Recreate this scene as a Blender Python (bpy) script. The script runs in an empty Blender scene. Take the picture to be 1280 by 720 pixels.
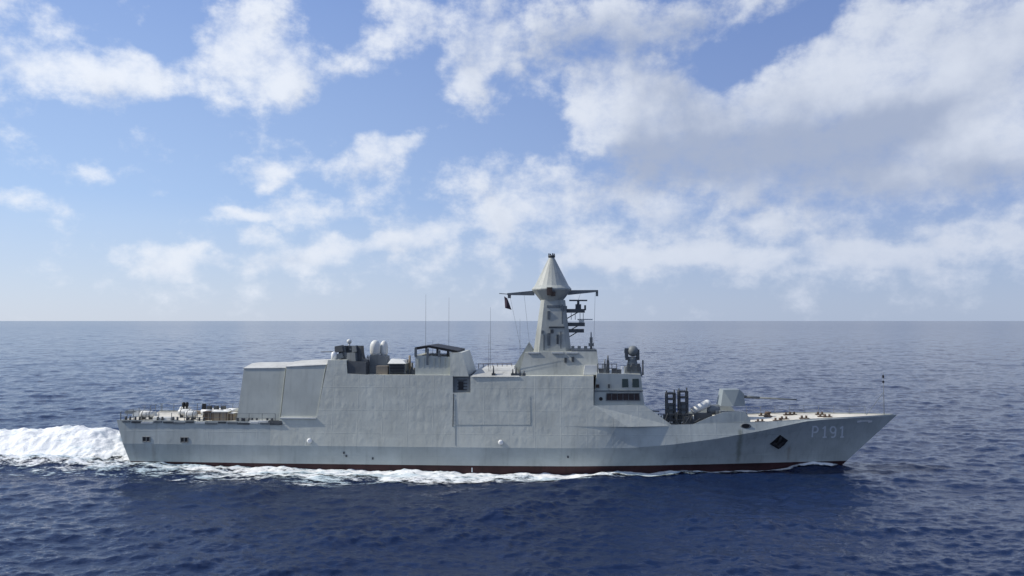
import bpy, bmesh, math, random
import numpy as np
from mathutils import Vector, Matrix

random.seed(7)
R = math.radians
SC = bpy.context.scene
COL = SC.collection

# ------------------------------------------------------------------ camera, sky, sun, exposure
FPX = 950.0                       # focal length in pixels of a 1280 wide frame
CAM = Vector((0.0, -74.5, 14.0))
PITCH = math.atan(41.0 / FPX)
YAW = 0.055                       # the bow points a little towards the camera
cd = bpy.data.cameras.new("camera")
cam = bpy.data.objects.new("camera", cd)
COL.objects.link(cam)
cam.location = CAM
cam.rotation_euler = (R(90) + PITCH, 0, 0)
cd.sensor_width = 36.0
cd.lens = 36.0 * FPX / 1280.0
cd.clip_start = 0.5
cd.clip_end = 120000.0
SC.camera = cam

SUN_EL, SUN_AZ = R(41), R(-89.5)    # azimuth from +Y, positive towards +X
sdir = Vector((math.cos(SUN_EL) * math.sin(SUN_AZ), math.cos(SUN_EL) * math.cos(SUN_AZ), math.sin(SUN_EL)))
sl = bpy.data.lights.new("sun", 'SUN')
sl.energy = 3.6
sl.angle = R(0.53)
sl.color = (1.0, 0.95, 0.86)
sun = bpy.data.objects.new("sun", sl)
COL.objects.link(sun)
sun.rotation_euler = sdir.to_track_quat('Z', 'Y').to_euler()
sun.location = (-60, 10, 80)

SC.view_settings.view_transform = 'Standard'
SC.view_settings.look = 'None'
SC.view_settings.gamma = 1.0
SC.view_settings.exposure = 0.22
SC.view_settings.use_curve_mapping = False
SC.render.engine = 'CYCLES'
SC.cycles.use_denoising = True
SC.cycles.max_bounces = 6
SC.cycles.transparent_max_bounces = 12
SC.cycles.caustics_reflective = False
SC.cycles.caustics_refractive = False
SC.cycles.sample_clamp_indirect = 4.0


class NT:
    """small helper for writing node trees"""
    def __init__(self, tree):
        self.t = tree
        self.n = tree.nodes
        self.l = tree.links

    def new(self, kind, **kw):
        nd = self.n.new(kind)
        for k, v in kw.items():
            setattr(nd, k, v)
        return nd

    def put(self, sock, v):
        if isinstance(v, bpy.types.NodeSocket):
            self.l.new(v, sock)
        elif v is not None:
            sock.default_value = v

    def m(self, op, a, b=None, c=None, clamp=False):
        nd = self.new('ShaderNodeMath', operation=op, use_clamp=clamp)
        self.put(nd.inputs[0], a)
        if b is not None:
            self.put(nd.inputs[1], b)
        if c is not None:
            self.put(nd.inputs[2], c)
        return nd.outputs[0]

    def v(self, op, a, b=None, out=0):
        nd = self.new('ShaderNodeVectorMath', operation=op)
        self.put(nd.inputs[0], a)
        if b is not None:
            self.put(nd.inputs[1], b)
        return nd.outputs[out]

    def ss(self, x, a, b, lo=0.0, hi=1.0, kind='SMOOTHSTEP'):
        nd = self.new('ShaderNodeMapRange', interpolation_type=kind)
        self.put(nd.inputs['Value'], x)
        self.put(nd.inputs['From Min'], a)
        self.put(nd.inputs['From Max'], b)
        self.put(nd.inputs['To Min'], lo)
        self.put(nd.inputs['To Max'], hi)
        return nd.outputs[0]

    def mix(self, f, a, b, mode='MIX'):
        nd = self.new('ShaderNodeMix', data_type='RGBA', blend_type=mode)
        nd.clamp_factor = True
        self.put(nd.inputs[0], f)
        self.put(nd.inputs[6], a)
        self.put(nd.inputs[7], b)
        return nd.outputs[2]

    def noise(self, vec, scale, detail=4.0, rough=0.55, dims='3D', out=0, distortion=0.0):
        nd = self.new('ShaderNodeTexNoise', noise_dimensions=dims)
        if vec is not None:
            self.put(nd.inputs['Vector'], vec)
        nd.inputs['Scale'].default_value = scale
        nd.inputs['Detail'].default_value = detail
        nd.inputs['Roughness'].default_value = rough
        nd.inputs['Distortion'].default_value = distortion
        return nd.outputs[out]

    def comb(self, x, y, z=0.0):
        nd = self.new('ShaderNodeCombineXYZ')
        self.put(nd.inputs[0], x)
        self.put(nd.inputs[1], y)
        self.put(nd.inputs[2], z)
        return nd.outputs[0]

    def sep(self, v):
        nd = self.new('ShaderNodeSeparateXYZ')
        self.put(nd.inputs[0], v)
        return nd.outputs


# clouds: bearing and height on the sky (as read off a 1280 wide frame), half sizes, tilt, weight
CLOUDS = [
    (35, 12, 45, 22, 0, .7), (20, 82, 60, 30, 0, .8), (90, 82, 70, 34, 0, .9), (150, 92, 40, 26, 0, .7), (205, 92, 38, 22, 0, .8),
    (290, 25, 45, 40, 0, .6), (345, 55, 75, 50, 0, .9), (310, 110, 60, 40, 0, .85), (375, 90, 40, 35, 0, .5), (275, 60, 35, 35, 0, .5),
    (490, 35, 60, 38, 45, .9), (450, 80, 35, 25, 30, .5), (530, 8, 50, 22, 0, .8), (600, 50, 45, 78, 0, 1.2), (585, 95, 35, 28, 0, .8),
    (700, 30, 90, 50, 0, 1.0), (790, 45, 70, 50, 0, .9), (870, 20, 90, 28, 0, .8), (960, -5, 60, 18, 0, .6),
    (335, 213, 62, 18, 4, 1.2), (465, 195, 58, 24, 25, 1.25), (510, 170, 25, 14, 30, .6), (370, 264, 46, 22, 10, 1.25), (305, 269, 26, 9, 0, 1.0),
    (430, 250, 40, 14, 15, .5), (127, 218, 20, 10, 0, .55), (12, 245, 38, 14, -5, 1.0),
    (212, 325, 46, 21, 0, 1.7), (320, 300, 28, 9, 0, 1.1), (345, 322, 60, 17, 0, 1.1), (430, 312, 55, 18, 10, 1.0), (510, 292, 46, 20, 8, 1.2), (1090, 203, 130, 28, 0, .8),
    (560, 280, 30, 14, 0, .5),
    (780, 130, 65, 50, 0, 1.4), (735, 135, 28, 45, 0, 1.0), (850, 115, 60, 32, 0, 1.1), (870, 170, 110, 55, 0, 1.3), (960, 150, 60, 50, 0, 1.0),
    (1000, 100, 50, 45, 20, 1.1), (1070, 70, 60, 55, 0, 1.2), (1090, 130, 110, 50, 0, 1.2), (1180, 60, 110, 70, 0, 1.4), (1260, 90, 70, 80, 0, 1.2),
    (1010, 195, 150, 35, 0, .9), (1200, 130, 100, 40, 0, .9),
    (700, 220, 60, 45, 10, .72), (640, 220, 50, 30, 0, .65), (620, 265, 40, 20, 0, .6), (680, 265, 60, 22, 0, .45),
    (1215, 185, 65, 32, 12, 1.3), (1270, 180, 40, 35, 0, 1.0), (1130, 235, 40, 18, 0, .7), (1230, 240, 60, 14, 0, .6),
    (930, 238, 40, 15, 0, 1.0), (830, 262, 36, 17, 5, 1.0), (945, 275, 22, 10, 0, .8), (1215, 280, 45, 14, 6, .8), (1050, 262, 60, 25, 0, .5),
    (760, 240, 50, 25, 0, .5), (750, 330, 24, 14, 0, 1.5), (803, 322, 24, 15, 0, 1.5), (872, 318, 36, 14, 5, 1.5), (1095, 315, 80, 13, 0, 1.3), (960, 318, 30, 10, 0, .9), (690, 330, 24, 11, 0, .9),
    (1030, 338, 30, 6, 0, .6), (950, 325, 40, 10, 0, .5), (670, 300, 20, 10, 0, .6),
    (440, 330, 220, 32, 0, .42), (110, 355, 130, 16, 0, .4), (980, 285, 360, 75, 0, .62), (720, 300, 190, 50, 0, .5), (560, 240, 120, 60, 0, .35), (1150, 325, 240, 28, 0, .55),
    (930, 62, 55, 26, 30, -.9), (1020, 20, 40, 26, 40, -.6), (640, 165, 60, 30, 0, -.7), (460, 130, 70, 25, 10, -.6), (1150, 208, 35, 10, 10, -.4),
    (225, 50, 28, 40, 0, -.5), (425, 25, 24, 40, 30, -.4),
]
# thick, shadowed undersides of the same clouds
UNDERSIDES = [
    (900, 165, 150, 60, 0, .70), (830, 185, 60, 30, 0, .25), (1010, 200, 190, 40, 0, .55), (690, 55, 90, 45, 0, .45), (785, 55, 110, 50, 0, .55),
    (1090, 160, 110, 30, 0, .35), (1190, 125, 110, 25, 10, .40), (1240, 232, 90, 18, 0, .5), (1150, 205, 90, 22, 0, .4), (345, 328, 40, 9, 0, .4),
    (1080, 255, 160, 40, 0, .30), (770, 230, 110, 40, 0, .30), (455, 215, 40, 9, 20, .2), (1180, 25, 90, 30, 0, .2), (900, 20, 90, 30, 0, .3),
    (1220, 182, 70, 30, 10, -.5), (1020, 95, 70, 45, 20, -.25), (1120, 70, 80, 40, 0, -.2), (745, 140, 40, 60, 0, -.4), (930, 240, 45, 14, 0, -.3), (830, 262, 40, 16, 0, -.3),
]


def make_world():
    w = bpy.data.worlds.new("World")
    SC.world = w
    w.use_nodes = True
    w.cycles.sampling_method = 'MANUAL'
    w.cycles.sample_map_resolution = 512
    k = NT(w.node_tree)
    k.n.clear()
    strength = 0.10
    # --- cloud thickness for a point of the sky
    g = bpy.data.node_groups.new("cloud_thickness", 'ShaderNodeTree')
    g.interface.new_socket("Point", in_out='INPUT', socket_type='NodeSocketVector')
    g.interface.new_socket("Thickness", in_out='OUTPUT', socket_type='NodeSocketFloat')
    q = NT(g)
    gi = q.new('NodeGroupInput').outputs[0]
    flat = q.v('MULTIPLY', gi, (1.0, 1.35, 1.0))
    warp = q.v('SUBTRACT', q.noise(flat, 1.3, 3.0, 0.55, '2D', out=1), (0.5, 0.5, 0.5))
    p = q.v('ADD', gi, q.v('MULTIPLY', warp, (0.55, 0.36, 0.0)))

    def blobs(t, pos, lst, grow):
        total = None
        for (px, py, rx, ry, tilt, wt) in lst:
            az = math.atan((px - 640) / FPX)
            el = math.atan((401 - py) / FPX * math.cos(az))
            mp = t.new('ShaderNodeMapping', vector_type='TEXTURE')
            t.put(mp.inputs['Vector'], pos)
            mp.inputs['Location'].default_value = (az * FPX / 100, el * FPX / 100, 0)
            mp.inputs['Rotation'].default_value = (0, 0, R(tilt))
            mp.inputs['Scale'].default_value = (rx * grow / 100, ry * grow / 100, 1)
            gr = t.new('ShaderNodeTexGradient', gradient_type='SPHERICAL')
            t.put(gr.inputs[0], mp.outputs[0])
            total = t.m('MULTIPLY', gr.outputs[1], wt) if total is None else t.m('MULTIPLY_ADD', gr.outputs[1], wt, total)
        return total

    total = blobs(q, p, CLOUDS, 1.4)
    s = q.sep(gi)
    # away from the photographed part of the sky: scattered cloud of the same kind
    side = q.ss(q.m('ABSOLUTE', s[0]), 6.6, 8.0)
    up = q.ss(s[1], 4.6, 6.0)
    els = q.m('MAXIMUM', side, up)
    gen = q.ss(q.noise(gi, 0.42, 3.0, 0.5, '2D'), 0.46, 0.72, 0.0, 1.3)
    total = q.m('ADD', total, q.m('MULTIPLY', els, gen))
    total = q.m('MULTIPLY', q.m('TANH', q.m('MULTIPLY', total, 0.9)), 1.15)
    fine = q.m('SUBTRACT', q.noise(flat, 1.5, 9.0, 0.62, '2D'), 0.5)
    fine = q.m('MULTIPLY', fine, q.ss(total, 0.55, 1.15, 2.6, 1.35))
    total = q.m('ADD', total, fine)
    go = q.new('NodeGroupOutput')
    q.l.new(total, go.inputs[0])

    tc = k.new('ShaderNodeTexCoord')
    d = k.sep(tc.outputs['Generated'])
    az = k.m('ARCTAN2', d[0], d[1])
    el = k.m('ARCSINE', d[2])
    pt = k.comb(k.m('MULTIPLY', az, FPX / 100), k.m('MULTIPLY', el, FPX / 100))

    def thick(v):
        nd = k.new('ShaderNodeGroup', node_tree=g)
        k.put(nd.inputs[0], v)
        return nd.outputs[0]
    dside = k.ss(az, -0.65, 0.55)
    t0 = thick(pt)
    t1 = thick(k.v('ADD', pt, (-0.13, 0.15, 0.0)))
    cover = k.m('MULTIPLY', k.ss(t0, 0.10, 1.18), 0.94)
    slope = k.m('SUBTRACT', t1, t0)
    wp = k.v('ADD', pt, k.v('MULTIPLY', k.v('SUBTRACT', k.noise(pt, 0.9, 4.0, 0.6, '2D', out=1), (.5, .5, .5)), (0.8, 0.5, 0)))
    under = blobs(k, wp, UNDERSIDES, 1.5)
    shade = k.m('MULTIPLY_ADD', slope, 0.30, k.m('ADD', under, k.m('MULTIPLY', k.m('MULTIPLY_ADD', dside, 0.20, 0.03), t0)))
    soft = k.m('SUBTRACT', k.noise(pt, 1.1, 6.0, 0.58, '2D'), 0.5)
    shade = k.ss(k.m('MULTIPLY_ADD', soft, 0.9, shade), -0.10, 1.08, 0.0, 0.84)
    sky = k.new('ShaderNodeTexSky', sky_type='NISHITA')
    sky.sun_disc = False
    sky.sun_elevation = SUN_EL
    sky.sun_rotation = SUN_AZ
    sky.altitude = 0.0
    sky.air_density = 1.0
    sky.dust_density = 0.6
    sky.ozone_density = 2.0
    i = 1.0 / strength
    # moist air: the sky pales to a milky blue towards the horizon, more so on the side of the sun
    pale = k.mix(dside, (0.54 * i, 0.61 * i, 0.73 * i, 1), (0.34 * i, 0.42 * i, 0.585 * i, 1))
    blue = k.mix(dside, (0.215 * i, 0.335 * i, 0.66 * i, 1), (0.14 * i, 0.225 * i, 0.49 * i, 1))
    mid_ = k.mix(dside, (0.375 * i, 0.53 * i, 0.80 * i, 1), (0.235 * i, 0.325 * i, 0.57 * i, 1))
    air = k.mix(k.ss(el, 0.0, 0.15, kind='LINEAR'), pale, mid_)
    air = k.mix(k.ss(el, 0.12, 0.42, kind='LINEAR'), air, blue)
    skyc = k.mix(k.ss(el, 0.45, 1.0, 0.85, 0.35), sky.outputs[0], air)
    lit = k.mix(dside, (0.75 * i, 0.79 * i, 0.86 * i, 1), (0.60 * i, 0.645 * i, 0.735 * i, 1))
    ccol = k.mix(shade, lit, (0.275 * i, 0.335 * i, 0.475 * i, 1))
    # thin air between the viewer and the low clouds
    low = k.ss(el, 0.02, 0.20, 0.70, 0.0)
    ccol = k.mix(low, ccol, k.mix(dside, (0.69 * i, 0.735 * i, 0.81 * i, 1), (0.53 * i, 0.585 * i, 0.70 * i, 1)))
    colr = k.mix(cover, skyc, ccol)
    bg = k.new('ShaderNodeBackground')
    k.put(bg.inputs[0], colr)
    bg.inputs[1].default_value = strength
    k.l.new(bg.outputs[0], k.new('ShaderNodeOutputWorld').inputs[0])


make_world()


# ------------------------------------------------------------------ helpers
def look(px, py):
    dx, dy = (px - 640) / FPX, -(py - 360) / FPX
    return Vector((dx, math.cos(PITCH) - math.sin(PITCH) * dy, math.sin(PITCH) + math.cos(PITCH) * dy))


E1 = Vector((math.cos(YAW), -math.sin(YAW), 0))
E2 = Vector((math.sin(YAW), math.cos(YAW), 0))


def at(px, py, lat):
    """ship coordinates (x forward, z up) of a measured point lying in the plane y = lat (or on the surface y = lat(x, z))"""
    d = look(px, py)
    c2, d2 = CAM.dot(E2), d.dot(E2)
    x, z = 0.0, 4.0
    y = lat(x, z) if callable(lat) else lat
    for _ in range(12):
        t = (y - c2) / d2
        x = CAM.dot(E1) + t * d.dot(E1)
        z = CAM.z + t * d.z
        if not callable(lat):
            break
        y = lat(x, z)
    return x, z


class MB:
    """collects shapes, links them as ONE mesh object"""
    def __init__(self):
        self.v, self.f, self.mi, self.sm = [], [], [], []
        self.cur = 0

    def face(self, idx, smooth=False):
        self.f.append(tuple(idx))
        self.mi.append(self.cur)
        self.sm.append(smooth)

    def add(self, verts, faces, smooth=False):
        o = len(self.v)
        self.v += [tuple(p) for p in verts]
        for f in faces:
            self.face([o + i for i in f], smooth)

    def box(self, c, s, rz=0.0, ry=0.0, taper=1.0):
        hx, hy, hz = s[0] / 2, s[1] / 2, s[2] / 2
        M = Matrix.Translation(c) @ Matrix.Rotation(rz, 4, 'Z') @ Matrix.Rotation(ry, 4, 'Y')
        vs = []
        for z in (-1, 1):
            t = taper if z > 0 else 1.0
            for (x, y) in ((-1, -1), (1, -1), (1, 1), (-1, 1)):
                vs.append(M @ Vector((x * hx * t, y * hy * t, z * hz)))
        self.add(vs, [(0, 3, 2, 1), (4, 5, 6, 7), (0, 1, 5, 4), (1, 2, 6, 5), (2, 3, 7, 6), (3, 0, 4, 7)])
        return self

    def tube(self, a, b, r0, r1=None, n=8, cap=True):
        a, b = Vector(a), Vector(b)
        r1 = r0 if r1 is None else r1
        ax = (b - a).normalized()
        u = ax.orthogonal().normalized()
        w = ax.cross(u)
        o = len(self.v)
        for (p, r) in ((a, r0), (b, r1)):
            for i in range(n):
                t = 2 * math.pi * i / n
                self.v.append(tuple(p + u * (r * math.cos(t)) + w * (r * math.sin(t))))
        for i in range(n):
            j = (i + 1) % n
            self.face([o + i, o + j, o + n + j, o + n + i], n > 6)
        if cap:
            self.face([o + i for i in reversed(range(n))])
            self.face([o + n + i for i in range(n)])
        return self

    def lathe(self, c, prof, n=20, smooth=True, axis='Z'):
        o = len(self.v)
        for (r, h) in prof:
            for i in range(n):
                t = 2 * math.pi * (i + 0.5) / n
                if axis == 'Z':
                    self.v.append((c[0] + r * math.cos(t), c[1] + r * math.sin(t), c[2] + h))
                else:
                    self.v.append((c[0] + h, c[1] + r * math.cos(t), c[2] + r * math.sin(t)))
        m = len(prof)
        for k in range(m - 1):
            for i in range(n):
                j = (i + 1) % n
                self.face([o + k * n + i, o + k * n + j, o + (k + 1) * n + j, o + (k + 1) * n + i], smooth)
        self.face([o + i for i in reversed(range(n))])
        self.face([o + (m - 1) * n + i for i in range(n)])
        return self

    def ball(self, c, r, rz=None, n=18):
        rz = r if rz is None else rz
        prof = [(max(1e-3, r * math.sin(math.pi * i / 10)), -rz * math.cos(math.pi * i / 10)) for i in range(11)]
        return self.lathe(c, prof, n)

    def sides(self, outline, lat_s, lat_p=None):
        """closed body whose outline (x, z) is drawn on a starboard surface y=-lat and mirrored to a port surface"""
        n = len(outline)
        ls = lat_s if callable(lat_s) else (lambda x, z, c=lat_s: c)
        lp = ls if lat_p is None else (lat_p if callable(lat_p) else (lambda x, z, c=lat_p: c))
        vs = [(x, -ls(x, z), z) for x, z in outline] + [(x, lp(x, z), z) for x, z in outline]
        fs = [tuple(range(n)), tuple(reversed(range(n, 2 * n)))]
        fs += [(i, n + i, n + (i + 1) % n, (i + 1) % n) for i in range(n)]
        self.add(vs, fs)
        return self

    def build(self, name, mats, parent=None, fix=True):
        me = bpy.data.meshes.new(name)
        me.from_pydata(self.v, [], self.f)
        for m in (mats if isinstance(mats, (list, tuple)) else [mats]):
            me.materials.append(m)
        me.polygons.foreach_set('material_index', self.mi)
        me.polygons.foreach_set('use_smooth', self.sm)
        if fix:
            bm = bmesh.new()
            bm.from_mesh(me)
            bmesh.ops.recalc_face_normals(bm, faces=bm.faces)
            bm.to_mesh(me)
            bm.free()
        me.update()
        o = bpy.data.objects.new(name, me)
        COL.objects.link(o)
        if parent is not None:
            o.parent = parent
        return o


def tag(o, label=None, cat=None, group=None, kind=None):
    for k_, v_ in (('label', label), ('category', cat), ('group', group), ('kind', kind)):
        if v_:
            o[k_] = v_
    return o


def new_mat(name):
    m = bpy.data.materials.new(name)
    m.use_nodes = True
    k = NT(m.node_tree)
    b = next(n for n in k.n if n.type == 'BSDF_PRINCIPLED')
    return m, k, b


def paint(name, col, rough=0.55, dents=0.0, seams=False, dirt=0.12, stains=()):
    m, k, b = new_mat(name)
    tc = k.new('ShaderNodeTexCoord').outputs['Object']
    s = k.sep(tc)
    var = k.noise(tc, 0.35, 6.0, 0.6)
    streak = k.noise(k.v('MULTIPLY', tc, (2.6, 2.6, 0.16)), 1.0, 5.0, 0.6)
    f = k.m('ADD', k.ss(var, 0.3, 0.7, -dirt, dirt * 0.6), k.ss(streak, 0.48, 0.8, 0.0, -dirt * 1.3))
    f = k.m('ADD', f, 1.0)
    c = k.v('SCALE', (col[0], col[1], col[2]))
    nd = c.node
    k.put(nd.inputs['Scale'], f)
    colr = c
    for (x0, wd, z0, z1, sc) in stains:
        wob = k.m('MULTIPLY', k.m('SUBTRACT', k.noise(tc, 1.2, 3.0), 0.5), 0.5)
        dx = k.m('ABSOLUTE', k.m('ADD', k.m('SUBTRACT', s[0], x0), wob))
        mk = k.m('MULTIPLY', k.ss(dx, 0.0, wd, 1.0, 0.0), k.m('MULTIPLY', k.ss(s[2], z0, z0 + 0.6), k.ss(s[2], z1 - 0.3, z1, 1.0, 0.0)))
        colr = k.mix(k.m('MULTIPLY', mk, sc[3]), colr, (sc[0], sc[1], sc[2], 1))
    k.put(b.inputs['Base Color'], colr)
    b.inputs['Roughness'].default_value = rough
    b.inputs['Specular IOR Level'].default_value = 0.35
    h = None
    if dents:
        # shallow hollows between the frames, deeper in some bays than in others
        wx = k.m('MULTIPLY', k.m('SUBTRACT', k.noise(tc, 0.9, 2.0), 0.5), 0.35)
        fx = k.m('ABSOLUTE', k.m('SINE', k.m('MULTIPLY', k.m('ADD', s[0], wx), math.pi / 0.787)))
        fz = k.m('ABSOLUTE', k.m('SINE', k.m('MULTIPLY', k.m('ADD', s[2], k.m('ADD', wx, 0.6)), math.pi / 1.05)))
        amp = k.ss(k.noise(k.v('ADD', tc, (3.0, 0, 9.0)), 0.55, 3.0, 0.65), 0.42, 0.66, 0.0, 0.55)
        dn = k.m('MULTIPLY', k.m('MULTIPLY', fx, fz), amp)
        dn = k.m('ADD', dn, k.m('MULTIPLY', k.noise(k.v('MULTIPLY', tc, (1.25, 1.0, 0.9)), 1.25, 2.5, 0.5, distortion=0.4), 1.15))
        h = k.m('MULTIPLY', dn, dents)
    if seams:
        def line(c_, per, wd):
            fr = k.m('PINGPONG', c_, per / 2)
            return k.ss(fr, 0.0, wd, 1.0, 0.0)
        ln = k.m('MAXIMUM', line(s[0], 2.36, 0.05), line(k.m('ADD', s[2], 0.6), 2.1, 0.045))
        seam = k.m('MULTIPLY', ln, 0.007)
        h = seam if h is None else k.m('ADD', h, seam)
    if h is not None:
        bp = k.new('ShaderNodeBump')
        bp.inputs['Strength'].default_value = 1.0
        bp.inputs['Distance'].default_value = 1.0
        k.put(bp.inputs['Height'], h)
        k.put(b.inputs['Normal'], bp.outputs[0])
    return m


GREY = (0.51, 0.522, 0.465)
M = {}
M['hull'] = paint('hull_paint', (0.42, 0.452, 0.43), 0.5, 0.014, True, 0.15,
                  stains=((21.1, 0.35, 0.6, 4.2, (0.13, 0.14, 0.10, 0.6)), (-33.6, 0.3, 0.7, 2.6, (0.2, 0.17, 0.13, 0.35)),
                          (26.0, 0.25, 0.7, 2.4, (0.2, 0.15, 0.1, 0.4))))
M['boot'] = paint('boot_topping', (0.04, 0.013, 0.014), 0.6, 0.0, False, 0.35)
M['wall'] = paint('superstructure_paint', GREY, 0.5, 0.025, True, 0.12)
M['smooth'] = paint('smooth_grey_paint', (0.44, 0.46, 0.42), 0.5, 0.008, False, 0.12)
M['mast'] = paint('mast_paint', (0.385, 0.40, 0.37), 0.5, 0.008, False, 0.2)
M['deck'] = paint('deck_paint', (0.62, 0.59, 0.51), 0.8, 0.0, False, 0.25)
M['light'] = paint('light_paint', (0.66, 0.66, 0.62), 0.5, 0.0, False, 0.08)
M['white'] = paint('white_gelcoat', (0.78, 0.78, 0.76), 0.35, 0.0, False, 0.06)
M['dark'] = paint('dark_equipment', (0.08, 0.087, 0.092), 0.55, 0.0, False, 0.3)
M['mid'] = paint('grey_equipment', (0.17, 0.185, 0.19), 0.55, 0.0, False, 0.25)
M['black'] = paint('black_steel', (0.02, 0.02, 0.022), 0.6, 0.0, False, 0.3)
M['tan'] = paint('tan_canvas', (0.27, 0.225, 0.17), 0.85, 0.01, False, 0.25)
M['rust'] = paint('rusty_brown', (0.10, 0.072, 0.055), 0.8, 0.0, False, 0.4)
M['gun'] = paint('gun_house_paint', (0.24, 0.275, 0.285), 0.5, 0.0, False, 0.08)
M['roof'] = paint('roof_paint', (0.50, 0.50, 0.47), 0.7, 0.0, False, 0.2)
M['flag'] = paint('dark_flag_cloth', (0.05, 0.035, 0.05), 0.9, 0.0, False, 0.3)
M['letter'] = paint('pale_lettering', (0.72, 0.755, 0.76), 0.5, 0.0, False, 0.1)


def glass_mat(name, col):
    m, k, b = new_mat(name)
    b.inputs['Base Color'].default_value = (*col, 1)
    b.inputs['Roughness'].default_value = 0.12
    b.inputs['Specular IOR Level'].default_value = 0.5
    return m


M['glass'] = glass_mat('tinted_glass', (0.035, 0.022, 0.02))
M['green_glass'] = glass_mat('green_glass', (0.012, 0.035, 0.035))


# ------------------------------------------------------------------ hull form
def table(pts):
    xs = [p[0] for p in pts]
    ys = [p[1] for p in pts]

    def f(u):
        return float(np.interp(u, xs, ys))
    # smooth with a small running mean
    grid = np.linspace(0, 1, 801)
    val = np.interp(grid, xs, ys)
    ker = np.hanning(41)
    ker /= ker.sum()
    pad = np.concatenate([2 * val[0] - val[20:0:-1], val, 2 * val[-1] - val[-2:-22:-1]])
    sm = np.convolve(pad, ker, 'valid')
    return lambda u: float(np.interp(u, grid, sm))


def s_stern(z):
    return -37.35 + max(0.0, 4.5 - z) * 0.36


def s_stem(z):
    return 31.0 + max(-1.5, z) * 1.085


hw = table([(0, 3.85), (.2, 4.25), (.5, 4.35), (.62, 4.1), (.72, 3.3), (.8, 2.45), (.88, 1.5), (.95, .62), (1, 0.02)])
hk = table([(0, 4.15), (.2, 4.5), (.5, 4.6), (.6, 4.58), (.68, 4.27), (.72, 4.02), (.775, 3.70), (.83, 3.32), (.877, 2.85),
            (.91, 2.22), (.95, 1.35), (.985, .42), (1, 0.03)])
hd = table([(0, 3.95), (.2, 4.23), (.5, 4.31), (.60, 4.30), (.645, 4.24), (.69, 3.75), (.72, 3.52), (.775, 3.32), (.83, 3.05), (.877, 2.72),
            (.91, 2.14), (.95, 1.31), (.985, .40), (1, 0.02)])


def u_of(s, z):
    return min(1.0, max(0.0, (s - s_stern(z)) / (s_stem(z) - s_stern(z))))


def zk(u):
    return float(np.interp(u, [0, .6, .68, .73, .78, .83, .877, .90, 1.0], [2.42, 2.42, 2.46, 2.75, 3.25, 3.95, 4.78, 4.92, 5.02]))


def zd(u):
    return float(np.interp(u, [0, .3, .62, .69, .83, .877, .91, 1.0], [4.5, 4.5, 4.42, 4.42, 4.72, 4.92, 4.98, 5.12]))


def half(s, z):
    """half breadth of the hull side at a length s and height z, up to the knuckle and on to the deck edge"""
    u = u_of(s, z)
    k_ = zk(u)
    if z <= k_:
        t = max(0.0, z) / k_
        e = 1.0 + 0.9 * max(0.0, (u - .6) / .4)
        h = hw(u) + (hk(u) - hw(u)) * t ** e
        if z < 0:
            h *= 1.0 + 0.25 * z
        return h
    d_ = max(zd(u), k_ + 0.02)
    t = min(1.0, (z - k_) / (d_ - k_))
    return hk(u) + (hd(u) - hk(u)) * t


TH = math.tan(R(8.0))


def wall(x, z, inset=0.0):
    """half breadth of the leaning superstructure side"""
    return 4.6 - (z - 2.42) * TH - 0.09 * max(0.0, (-8 - x) / 20) - inset


def S(px, py, lat_=None, inset=0.0):
    """measured point on the superstructure side (or at half breadth lat_)"""
    if lat_ is None:
        return at(px, py, lambda x, z: -wall(x, z, inset))
    return at(px, py, -lat_)


# ------------------------------------------------------------------ the ship
ship = bpy.data.objects.new("patrol_ship", None)
COL.objects.link(ship)
ship.rotation_euler = (0, 0, -YAW)
tag(ship, "long grey naval patrol ship marked P191 under way across the open sea", "warship")

# hull
NU = 150
LV = [('z', -1.5), ('z', -0.6), ('z', 0.0), ('z', 0.4), ('z', 0.74), ('f', 0.25), ('f', 0.5), ('f', 0.75), ('f', 1.0), ('d', 0.5), ('d', 1.0)]
hb = MB()
us = [1 - (1 - i / NU) ** 1.15 for i in range(NU + 1)]


def hull_pt(u, kind, val):
    k_, d_ = zk(u), max(zd(u), zk(u) + 0.03)
    z = val if kind == 'z' else (0.74 + (k_ - 0.74) * val if kind == 'f' else k_ + (d_ - k_) * val)
    s = s_stern(z) + u * (s_stem(z) - s_stern(z))
    if kind == 'd':
        h = hk(u) + (hd(u) - hk(u)) * val
    else:
        h = half(s, z)
    return s, max(h, 0.012), z


rows = len(LV)
for sgn in (-1, 1):
    o = len(hb.v)
    for u in us:
        for (kd, vl) in LV:
            s, h, z = hull_pt(u, kd, vl)
            hb.v.append((s, sgn * h, z))
    for i in range(NU):
        for j in range(rows - 1):
            hb.cur = 1 if j < 4 else (2 if j >= rows - 3 and 0.2 < us[i] < 0.64 else 0)
            q4 = [o + i * rows + j, o + (i + 1) * rows + j, o + (i + 1) * rows + j + 1, o + i * rows + j + 1]
            hb.face(q4 if sgn < 0 else q4[::-1], False)
hb.cur = 0
off = (NU + 1) * rows
for j in range(rows - 1):           # transom and stem closing strips
    hb.cur = 1 if j < 4 else 0
    hb.face([j, j + 1, off + j + 1, off + j])
    e = NU * rows
    hb.face([e + j, off + e + j, off + e + j + 1, e + j + 1])
hull = hb.build('hull', [M['hull'], M['boot'], M['wall']], ship, fix=False)

# deck
dk = MB()
for u in us:
    s, h, z = hull_pt(u, 'd', 1.0)
    dk.v += [(s, -h + 0.004, z - 0.03), (s, h - 0.004, z - 0.03)]
for i in range(NU):
    dk.face([2 * i, 2 * i + 2, 2 * i + 3, 2 * i + 1])
dk.build('deck', M['deck'], ship)

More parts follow.
